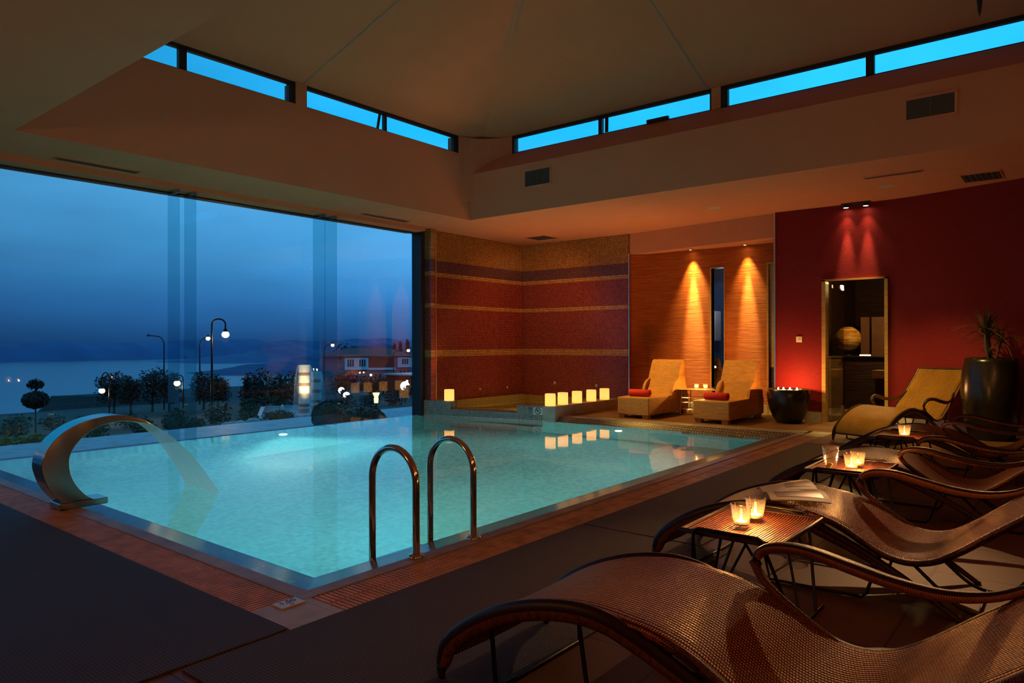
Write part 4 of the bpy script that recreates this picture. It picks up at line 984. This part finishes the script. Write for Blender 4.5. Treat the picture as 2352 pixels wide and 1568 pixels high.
for (x, y, zc, rx, rz_), lb in zip(TREES, TL):
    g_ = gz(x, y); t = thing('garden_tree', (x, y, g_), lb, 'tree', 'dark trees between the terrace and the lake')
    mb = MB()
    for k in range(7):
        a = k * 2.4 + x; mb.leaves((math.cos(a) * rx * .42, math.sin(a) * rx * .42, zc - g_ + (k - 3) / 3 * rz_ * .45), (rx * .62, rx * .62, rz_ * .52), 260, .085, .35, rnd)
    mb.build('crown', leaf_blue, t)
    mb = MB(); mb.sweep([(0, 0, -.02), (.03, .02, (zc - g_) * .5), (0, 0, zc - g_)], [.08, .06, .03], n=8); mb.build('trunk', bark, t)
BUSH = [(9.0, 12.15, -.50, .34, .32, 'g'), (9.06, 11.2, -.52, .52, .30, 'g'), (6.03, 21.2, -1.06, .33, .39, 'u'), (5.66, 16.87, -.78, .23, .18, 'u'), (8.13, 28.15, -1.16, .52, .37, 'u'), (9.62, 29.49, -1.24, .48, .28, 'u'), (9.62, 26.31, -1.31, .52, .30, 'u'),
        (10.55, 25.16, -1.39, .59, .30, 'u'), (9.9, 20.6, -1.14, .34, .37, 'u'), (11.35, 20.9, -1.45, .42, .41, 'u'), (11.97, 20.21, -1.31, .36, .75, 'c'), (11.42, 17.7, -1.14, .43, .18, 'u'), (9.3, 19.4, -1.26, .36, .25, 'u'), (6.95, 18.47, -.99, .31, .26, 'u'), (8.12, 18.61, -1.07, .28, .22, 'u'), (9.42, 18.59, -1.14, .29, .18, 'u'),
        (18.87, 24.39, -1.5, .55, .37, 'u'), (20.87, 25.1, -1.44, .49, .34, 'u'), (21.55, 24.26, -1.39, .49, .39, 'u'), (4.95, 16.3, -.75, .30, .14, 'y'), (4.25, 15.5, -.72, .22, .16, 'y')]
BL = ['smaller dark clipped bush right outside the glass, under the fountain', 'wider dark clipped bush right outside the glass, beside the smaller one',
      'dark shrub at the far left below the topiary', 'small low shrub to the left of the steel spout', 'wide shrub along the lake edge at the far left', 'wide shrub along the lake edge right of the topiary', 'shrub behind the top of the steel spout', 'shrub under the low round street lamp', 'shrub behind the left glass fins',
      'shrub right of the hooked lamp post', 'dark columnar conifer left of the fountain basin', 'low shrub in front of the fountain basin', 'shrub at the walkway left of the hooked lamp post', 'small shrub seen under the arch of the steel spout', 'small shrub right of the spout arch by the walkway', 'low shrub at the foot of the left glass fins',
      'shrub beyond the two clipped bushes', 'shrub below the hotel entrance', 'shrub by the lit white globe near the pillar', 'yellowish flowering shrub by the walkway behind the steel spout', 'yellowish shrub cut by the left edge of the view']
for (x, y, z, rx, rz_, k), lb in zip(BUSH, BL):
    base = gz(x, y) if y > 14.2 else (-.60 if y < 12.5 else -.5)
    z = base + rz_ * .85
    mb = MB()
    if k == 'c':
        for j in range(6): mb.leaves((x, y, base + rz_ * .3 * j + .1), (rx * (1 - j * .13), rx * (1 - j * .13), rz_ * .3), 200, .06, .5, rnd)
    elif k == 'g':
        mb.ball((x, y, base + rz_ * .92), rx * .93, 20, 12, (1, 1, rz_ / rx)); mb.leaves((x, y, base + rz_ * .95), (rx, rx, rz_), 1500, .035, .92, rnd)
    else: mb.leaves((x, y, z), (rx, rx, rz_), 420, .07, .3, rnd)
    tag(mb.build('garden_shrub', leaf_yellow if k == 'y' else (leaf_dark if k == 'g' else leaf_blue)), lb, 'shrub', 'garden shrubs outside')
# two-tier topiary
t = thing('topiary_tree', (5.68, 18.44, gz(0, 18.44)), 'two tiered topiary tree standing dark against the lake', 'tree'); b = gz(0, 18.44)
mb = MB(); mb.ball((0, 0, -.05 - b), .25, 20, 12, (1, 1, .72)); mb.leaves((0, 0, -.05 - b), (.27, .27, .20), 1300, .03, .9, rnd); mb.build('lower_tier', leaf_dark, t)
mb = MB(); mb.leaves((0, 0, .30 - b), (.18, .18, .12), 420, .045, .3, rnd); mb.build('upper_tier', leaf_dark, t)
mb = MB(); mb.rod((0, 0, -.02), (0, 0, .30 - b), .015); mb.build('trunk', bark, t)
t = thing('topiary_tree', (3.99, 17.55, gz(0, 17.55)), 'dark topiary tree cut off by the left edge of the view', 'tree'); b = gz(0, 17.55)
mb = MB(); mb.leaves((0, 0, .25 - b), (.17, .17, .2), 420, .045, .3, rnd); mb.build('upper_tier', leaf_dark, t)
mb = MB(); mb.ball((0, 0, -.3 - b), .17, 16, 10); mb.build('lower_tier', leaf_dark, t)
mb = MB(); mb.rod((0, 0, -.02), (0, 0, .25 - b), .015); mb.build('trunk', bark, t)

# street lamps
STREET_LAMPS = []
def street_lamp(base, top, head, arc, label, bulb=.10, mat=None, lit=0, r=.035, shade=False):
    x, y = base; g_ = gz(x, y); t = thing('street_lamp', (x, y, g_), label, 'street lamp', 'lamp posts in the garden')
    zt = top - g_; hx_, hy_, hz_ = head[0] - x, head[1] - y, head[2] - g_
    mb = MB(); mb.sweep([(0, 0, -.02), (0, 0, zt * .4), (0, 0, zt)], [r, r * .8, r * .6], n=10); mb.build('post', steel_dark, t)
    if arc:
        pth = [(hx_ * (1 - math.cos(R(a))) / 2, hy_ * (1 - math.cos(R(a))) / 2, zt + (arc) * math.sin(R(a))) for a in range(0, 181, 12)] + [(hx_, hy_, hz_ + bulb + .08)]
    else: pth = smooth_path([(0, 0, zt - .05), (hx_ * .25, hy_ * .25, zt + (hz_ - zt) * .7 + .06), (hx_, hy_, hz_ + .04)], 5)
    mb = MB(); mb.sweep(pth, r * .55, n=8, up=(.3, .2, 1)); mb.build('bracket', steel_dark, t)
    mb = MB(); mb.lathe([(.02, bulb + .10), (bulb * .55, bulb + .04), (bulb * .62, bulb * .72)], hx_, hy_, hz_, 16); mb.build('hood', steel_dark, t)
    if mat:
        mb = MB(); mb.ball((hx_, hy_, hz_), bulb, 16, 10, (1, 1, .9)); mb.build('bulb', mat, t)
        STREET_LAMPS.append(((head[0], head[1], head[2] - bulb - .03), lit))
    else:
        mb = MB(); mb.box(hx_ - .10, hx_ + .10, hy_ - .05, hy_ + .05, hz_, hz_ + .05, .01); mb.build('lamp_head', steel_dark, t)
street_lamp((12.28, 23.0), 1.86, (12.57, 22.64, 1.52), .19, 'hooked lamp post with a bright round lamp, the nearest one', .12, lamp_white, 60, .05)
street_lamp((22.54, 43.73), 1.15, (22.87, 43.31, 1.53), 0, 'amber street lamp just left of the hooked lamp post', .13, lamp_amber, 60, .06)
street_lamp((18.77, 40.45), 1.28, (18.20, 41.1, 1.63), 0, 'tall unlit lamp post left of the glass fins', .06, None, 0, .05)
street_lamp((11.78, 30.01), -.18, (11.59, 30.23, -.65), .25, 'low lamp post with a half round glowing lamp above the spout', .11, lamp_white, 40, .04)
street_lamp((14.58, 29.71), -.25, (14.42, 29.9, -.47), .12, 'glowing lamp seen through the left glass fins', .13, lamp_amber, 40, .04)
street_lamp((33.6, 45.9), .70, (34.04, 45.4, 1.06), 0, 'amber street lamp seen through the right glass fins', .13, lamp_amber, 60, .06)
street_lamp((40.3, 45.4), .30, (41.17, 44.52, .58), 0, 'street lamp to the right above the hotel roof', .13, lamp_amber, 40, .06)
for (x, y, z, r_), lb in (((21.31, 27.74, -1.05, .15), 'white lit garden globe behind leaves, left of the hotel'), ((20.83, 26.74, -1.22, .16), 'white lit garden globe lower down behind leaves, near the right glass fins'), ((23.23, 25.36, -.85, .22), 'large white lit garden globe beside the pillar frame')):
    g_ = gz(x, y); t = thing('garden_globe', (x, y, g_), lb, 'garden lamp', 'lit garden globes')
    mb = MB(); mb.ball((0, 0, z - g_), r_, 20, 12); mb.build('globe', lamp_cool, t); mb = MB(); mb.lathe([(.03, -.02), (.03, z - g_)], n=10); mb.build('stem', steel_dark, t)
    mb = MB(); mb.leaves((-.1, -.3, z - g_ - r_ * .4), (r_ * 1.3, .15, r_ * .8), 90, .09, .3, rnd); mb.build('foliage', leaf_dark, t)
g_ = gz(0, 23.33); t = thing('lit_urn', (19.73, 23.33, g_), 'small glowing urn lamp on the garden path below the hotel', 'garden lamp')
mb = MB(); mb.lathe([(.08, .25), (.10, .45), (.07, .48), (.15, .68), (.0001, .68)], n=20); mb.build('lamp_shade', glow('urn_glow', (1, .88, .35), 2.2), t)
mb = MB(); mb.lathe([(.10, -.02), (.05, .05), (.05, .25)], n=14); mb.build('stem', steel_dark, t)
for (x, y, z), lb in (((29.38, 35.25, -.81), 'small white bollard light in front of the hotel'), ((27.4, 29.74, -.94), 'small white bollard light by the red canopy')):
    g_ = gz(x, y); t = thing('bollard_light', (x, y, g_), lb, 'garden lamp', 'bollard lights by the hotel')
    mb = MB(); mb.lathe([(.04, -.02), (.03, z - g_)], n=10); mb.build('post', steel_dark, t); mb = MB(); mb.ball((0, 0, z - g_), .07, 12, 8); mb.build('bulb', lamp_cool, t)

# fountain
fb = gz(15.4, 22.3)
fn = thing('garden_fountain', (15.45, 22.3, fb), 'lit striped fountain column with falling water in a garden basin', 'fountain')
fw, fbr = pbr('fountain_white', (.78, .74, .66), .5, var=.05), pbr('fountain_brown', (.28, .13, .05), .5, var=.15)
for px_, py_, top, rr_ in ((0, 0, .42 - fb, .20), (1.2, .95, .10 - fb, .19)):
    nb = 5 if px_ == 0 else 4; hgt = top + .02; step = hgt / nb
    mw, mbn = MB(), MB()
    for k in range(nb):
        z0 = -.02 + k * step
        mbn.lathe([(rr_, z0), (rr_, z0 + step * .30)], px_, py_, 0, 28); mw.lathe([(rr_ * 1.02, z0 + step * .30), (rr_ * 1.02, z0 + step)], px_, py_, 0, 28)
    mw.lathe([(rr_ * 1.02, top), (.0001, top)], px_, py_, 0, 28); c_ = mw.build('column', fw, fn); mbn.build('brown_band', fbr, c_)
    mb = MB(); mb.lathe([(rr_ * 1.06, top + .01), (rr_ * 1.25, top - .05), (rr_ * 1.6, top - .40), (rr_ * 1.85, top - 1.0), (rr_ * 2.0, .30)], px_, py_, 0, 40)
    mb.uv = [[((4 if q[1] > 0 else 0) + q[0], q[1]) for q in u] for u in mb.uv]; mb.build('water_veil', veil_water, fn)
pol = [(-3.0, -1.75), (-.5, -2.0), (2.3, .9), (-.6, 1.9)]
ins = [(x * .90 - .02, y * .88) for x, y in pol]
mb = MB(); mb.prism(pol, -.3, .30); mb.build('basin', stone_pale, fn)
mb = MB(); mb.add([(x, y, .31) for x, y in ins], [(0, 1, 2, 3)]); mb.build('basin_water', lake_mat, fn)
st_ = thing('garden_statue', (13.2, 20.25, gz(0, 20.25)), 'small pale garden figure by the fountain basin', 'statue')
mb = MB(); mb.lathe([(.0001, -.02), (.10, -.02), (.09, .06), (.05, .10), (.07, .25), (.045, .36), (.05, .42), (.03, .48), (.0001, .5)], n=14); mb.build('body', fw, st_)
for x, y, lb in ((13.6, 19.4, 0), (12.3, 18.4, 1), (10.9, 18.2, 2), (9.6, 16.9, 3)):
    g_ = gz(x, y); mb = MB()
    for k in range(4): mb.ball((x + rnd.uniform(-.3, .3), y + rnd.uniform(-.1, .1), g_ + .05), rnd.uniform(.10, .17), 10, 7, (1.2, 1, .7))
    tag(mb.build('garden_rock', stone_pale), ['pale rock group right of the hooked lamp post', 'pale rock group at the foot of the hooked lamp post', 'pale rock group left of the hooked lamp post', 'pale rock group by the left glass fins'][lb], 'rock', 'pale rock groups along the walkway')

# hotel across the garden
Hd = Vector((.797, -.604)).normalized(); Hn = Vector((-Hd.y, Hd.x))
hb = thing('hotel_building', (71.97, 88.1, -5.85), 'three storey white hotel with a red tiled hip roof beyond the garden', 'building', None, math.atan2(Hd.y, Hd.x))
hw_ = pbr('hotel_white', (.80, .80, .82), .8, var=.06); hg_ = pbr('hotel_grey', (.22, .22, .26), .8, var=.1); hr_ = pbr('hotel_roof', (.20, .075, .06), .8, var=.15, bump=.4, bscale=6); hwin = pbr('hotel_window', (.02, .025, .04), .3)
mb = MB(); mb.box(-6.2, 7.4, 0, 7, -.6, 5.0); mb.build('walls', hg_, hb)
mb = MB(); mb.add([(-7, -.8, 5.0), (8.4, -.8, 5.0), (8.4, 8, 5.0), (-7, 8, 5.0), (-2.5, 3.6, 6.25), (4.0, 3.6, 6.25)], [(0, 1, 5, 4), (1, 2, 5), (2, 3, 4, 5), (3, 0, 4), (3, 2, 1, 0)]); mb.build('roof', hr_, hb)
for x0, x1, z0, z1 in ((-2.9, .7, 2.9, 4.75), (5.3, 7.6, 3.2, 4.8)):
    mb = MB(); mb.box(x0, x1, -.5, .0, z0, z1); by = mb.build('bay', hw_, hb); k = 2 if x1 < 2 else 1
    for i in range(k):
        for j in range(3):
            xc = x0 + (x1 - x0) * (i + .5) / k + (j - 1) * .36; mb = MB(); mb.box(xc - .12, xc + .12, -.53, -.49, z0 + .5, z1 - .25); mb.build('window', hwin, by)
mb = MB(); mb.box(.7, 4.9, -.5, 0, 2.85, 3.15); mb.build('balcony', hw_, hb)
mb = MB(); mb.box(.9, 4.8, -.02, .02, 3.2, 4.7); mb.build('loggia', hwin, hb)
for xc, z0 in ((-1.7, 1.0), (-1.1, 1.0), (1.9, 1.2), (2.5, 1.2), (3.9, 1.2), (4.4, 1.2), (5.8, 1.8), (6.4, 1.8), (7.0, 1.8), (5.8, .2), (6.4, .2), (7.0, .2)):
    mb = MB(); mb.box(xc - .18, xc + .18, -.04, .02, z0, z0 + .95); mb.build('window', hwin, hb)
mb = MB(); mb.box(-1.0, 5.0, -.06, .0, -.5, .9); mb.build('ground_storey', hw_, hb)
for (x, y), zt, lb in (((82.9, 96.3), .3, 'tall thin dark poplar behind the hotel, alone on the left'), ((84.2, 94.7), 1.3, 'tall dark poplar behind the hotel, first of the right group'), ((84.9, 93.9), 1.4, 'tall dark poplar behind the hotel, second of the right group'), ((85.7, 92.9), 1.9, 'tall dark poplar behind the hotel, last of the right group')):
    g_ = gz(x, y); h_ = zt - g_; t = thing('poplar_tree', (x, y, g_), lb, 'tree', 'poplars behind the hotel')
    mb = MB()
    for k in range(9): mb.leaves((0, 0, 2 + (h_ - 2.6) * k / 8), (.42, .42, .7), 70, .22, .3, rnd)
    mb.build('crown', leaf_blue, t); mb = MB(); mb.rod((0, 0, -.1), (0, 0, 2.5), .12); mb.build('trunk', bark, t)
for (x, y), zt, w_, lb in (((79.2, 101.8), .9, 2.6, 'broad dark tree rising behind the left end of the hotel roof'), ((82.0, 98.8), .1, 1.9, 'round dark tree behind the hotel roof, right of the broad one'), ((79.0, 81.0), .6, 1.6, 'dark tree behind the right end of the hotel')):
    g_ = gz(x, y); h_ = zt - g_; t = thing('far_tree', (x, y, g_), lb, 'tree', 'round trees behind the hotel'); mb = MB(); mb.leaves((0, 0, h_ - w_ * .8), (w_, w_, w_ * .9), 700, .34, .3, rnd); mb.build('crown', leaf_blue, t); mb = MB(); mb.rod((0, 0, -.1), (0, 0, h_ - w_), .2); mb.build('trunk', bark, t)
cp = thing('red_canopy', (33.5, 35.2, gz(0, 35.2)), 'dark red canopy building at the right beside the pillar frame', 'canopy')
mb = MB(); mb.box(-1.6, 3.0, -1.0, 1.5, -.1, 1.3); mb.build('walls', pbr('canopy_red', (.10, .012, .012), .8, var=.2), cp); mb = MB(); mb.box(-1.8, 3.1, -1.3, 1.6, 1.3, 1.38); mb.build('roof', stone_pale, cp)
# ================================================================== WORLD, LIGHTS, CAMERA
w = bpy.data.worlds.new('dusk'); scene.world = w; w.use_nodes = True
nt = w.node_tree; nt.nodes.clear(); n = N(nt)
out = nt.nodes.new('ShaderNodeOutputWorld')
tc = n('TexCoord'); s = n('SeparateXYZ', {0: (tc, 'Generated')})
r = n.ramp((s, 'Z'), [(0.0, (.008, .058, .19)), (.05, (.024, .145, .39)), (.12, (.052, .285, .60)), (.20, (.078, .37, .72)), (.28, (.008, .42, .88)), (.6, (.05, .30, .70)), (1.0, (.08, .25, .55))])
az = n('MapRange', {0: (s, 'X'), 1: .25, 2: .95, 3: .85, 4: 1.75})
cl = n('TexNoise', {'Vector': n('Mapping', {'Vector': (tc, 'Generated'), 'Scale': (3, 3, 9)}), 'Scale': 1.6, 'Detail': 4.0})
cf = n('MapRange', {0: (cl, 'Fac'), 1: .3, 2: .7, 3: .88, 4: 1.12})
k = n.math('MULTIPLY', az, cf)
bg = n('Background', {'Strength': k}); n.link(r, 0, bg, 'Color'); n.link(bg, 0, out, 'Surface')

def point(name, loc, col, p, rad=.02):
    l = bpy.data.lights.new(name, 'POINT'); l.color = col; l.energy = p; l.shadow_soft_size = rad
    o = bpy.data.objects.new(name, l); COL.objects.link(o); o.location = loc; return o
def spot(name, loc, to, col, p, ang, blend=.6, rad=.02):
    l = bpy.data.lights.new(name, 'SPOT'); l.color = col; l.energy = p; l.spot_size = R(ang); l.spot_blend = blend; l.shadow_soft_size = rad
    o = bpy.data.objects.new(name, l); COL.objects.link(o); o.location = loc
    o.rotation_euler = (Vector(to) - Vector(loc)).to_track_quat('-Z', 'Y').to_euler(); return o
def area(name, loc, to, col, p, sx, sy):
    l = bpy.data.lights.new(name, 'AREA'); l.shape = 'RECTANGLE'; l.size = sx; l.size_y = sy; l.color = col; l.energy = p
    o = bpy.data.objects.new(name, l); COL.objects.link(o); o.location = loc
    o.rotation_euler = (Vector(to) - Vector(loc)).to_track_quat('-Z', 'Y').to_euler(); return o
YEL, WARM, FIRE = (1, .72, .15), (1, .40, .12), (1, .42, .11)
# niche downlights and the twin spot over the door
for y, p in ((5.50, 420), (4.50, 240)):
    spot('niche_spot', (11.95, y, 2.86), (12.06, y - .02, 1.5), YEL, p * 3, 19, 1.0); spot('niche_spot', (11.95, y, 2.86), (12.06, y - .02, 1.6), YEL, p * .55, 56, 1.0)
for y in (2.74, 2.46):
    spot('door_spot', (11.325, y, 3.21), (11.42, y, 2.0), (1, .50, .22), 190, 22, 1.0); spot('door_spot', (11.325, y, 3.21), (11.42, y, 2.0), (1, .50, .22), 16, 70, 1.0)
# candles
for q in TEALIGHTS: point('tealight', q, FIRE, 8.0, .008)
for q in LANTERNS: point('lantern', q, (1, .48, .15), 24, .025)
for q in BOWL_FLAMES: point('bowl_candle', q, FIRE, 13, .01)
for q in NICHE_CANDLES: point('niche_candle', q, (1, .50, .10), 20, .01)
# pool lamps (in the basin walls)
for q, d, p in (((9.48, 5.55, -.5), (5, 5.6, -1.1), 70), ((6.05, 9.26, -.5), (6, 5, -1.2), 140), ((2.46, 7.6, -.6), (7, 6.8, -1.2), 70), ((5.0, 3.42, -.6), (5, 8, -1.2), 120), ((7.6, 3.42, -.6), (7, 8, -1.2), 35), ((2.46, 4.8, -.6), (7, 5.2, -1.2), 85)):
    spot('pool_lamp', q, d, (.74, 1.0, .88), p * 1.5, 165, .8, .05)
# glow of the corridor and of the room behind the slit
point('corridor_lamp', (13.4, 2.75, 2.2), (1, .62, .22), 60, .08)
point('corridor_lamp', (12.4, 1.2, 2.3), (1, .62, .22), 8, .08)
point('spa_fill', (10.6, 8.0, -.30), (1, .85, .35), 22, .05)  # added fill under the whirlpool water to brighten it
point('treatment_lamp', (13.6, 5.6, 2.4), (.6, .7, 1), 26, .1)
# added warm fill points behind the viewer, no fittings stand there
for q, p in (((-2.6, 5.2, 1.9), 62), ((1.4, -1.3, 2.2), 20), ((-2.2, -1.2, 2.0), 56), ((4.0, -1.3, 2.2), 22)): point('warm_fill', q, WARM, p, .25)
spot('floor_wash', (11.05, 2.55, 3.2), (11.0, 2.5, 0), YEL, 190, 48, .8, .05)
spot('lounger_spot', (8.95, 2.2, 3.22), (10.4, 1.65, .45), YEL, 420, 58, .8, .05)
spot('deck_spot', (9.2, 1.5, 3.2), (3.2, .95, .3), (1, .50, .20), 420, 34, .7, .03)
spot('alcove_fill', (10.0, 7.3, 3.24), (11.6, 8.9, 1.3), (1, .42, .13), 110, 100, 1.0, .05)  # added fill to brighten the mosaic walls, no fitting above
spot('daybed_spot', (9.6, 6.7, 3.22), (11.0, 5.0, .45), (1, .56, .11), 620, 64, .9, .05)
# outdoor lamps
for q, p in STREET_LAMPS: point('street_lamp_light', q, (1, .68, .32), p, .12)
spot('fountain_lamp', (15.0, 21.6, -1.05), (15.5, 22.3, .3), (1, .72, .32), 260, 60, .7, .05)

cam = bpy.data.cameras.new('camera'); co = bpy.data.objects.new('camera', cam); COL.objects.link(co)
yaw, pitch, roll = R(38.895), R(.1063), R(-.1095)
f = Vector((math.cos(yaw) * math.cos(pitch), math.sin(yaw) * math.cos(pitch), math.sin(pitch)))
rr = Vector((math.sin(yaw), -math.cos(yaw), 0)); uu = rr.cross(f)
r2 = rr * math.cos(roll) + uu * math.sin(roll); u2 = uu * math.cos(roll) - rr * math.sin(roll)
M = Matrix((r2, u2, -f)).transposed().to_4x4(); M.translation = (0, 0, 1.22); co.matrix_world = M
cam.sensor_width = 36; cam.lens = 1623.4 * 36 / 2352; cam.clip_start = .05; cam.clip_end = 2000
scene.camera = co
vs = scene.view_settings
vs.view_transform = 'Standard'; vs.look = 'None'; vs.gamma = 1.0; vs.exposure = 0.0; vs.use_curve_mapping = False
cy = scene.cycles
cy.max_bounces = 12; cy.diffuse_bounces = 4; cy.glossy_bounces = 5; cy.transmission_bounces = 8; cy.transparent_max_bounces = 16
cy.sample_clamp_indirect = 4.0; cy.sample_clamp_direct = 0.0; cy.blur_glossy = .5; cy.use_denoising = True
cy.caustics_reflective = False; cy.caustics_refractive = True
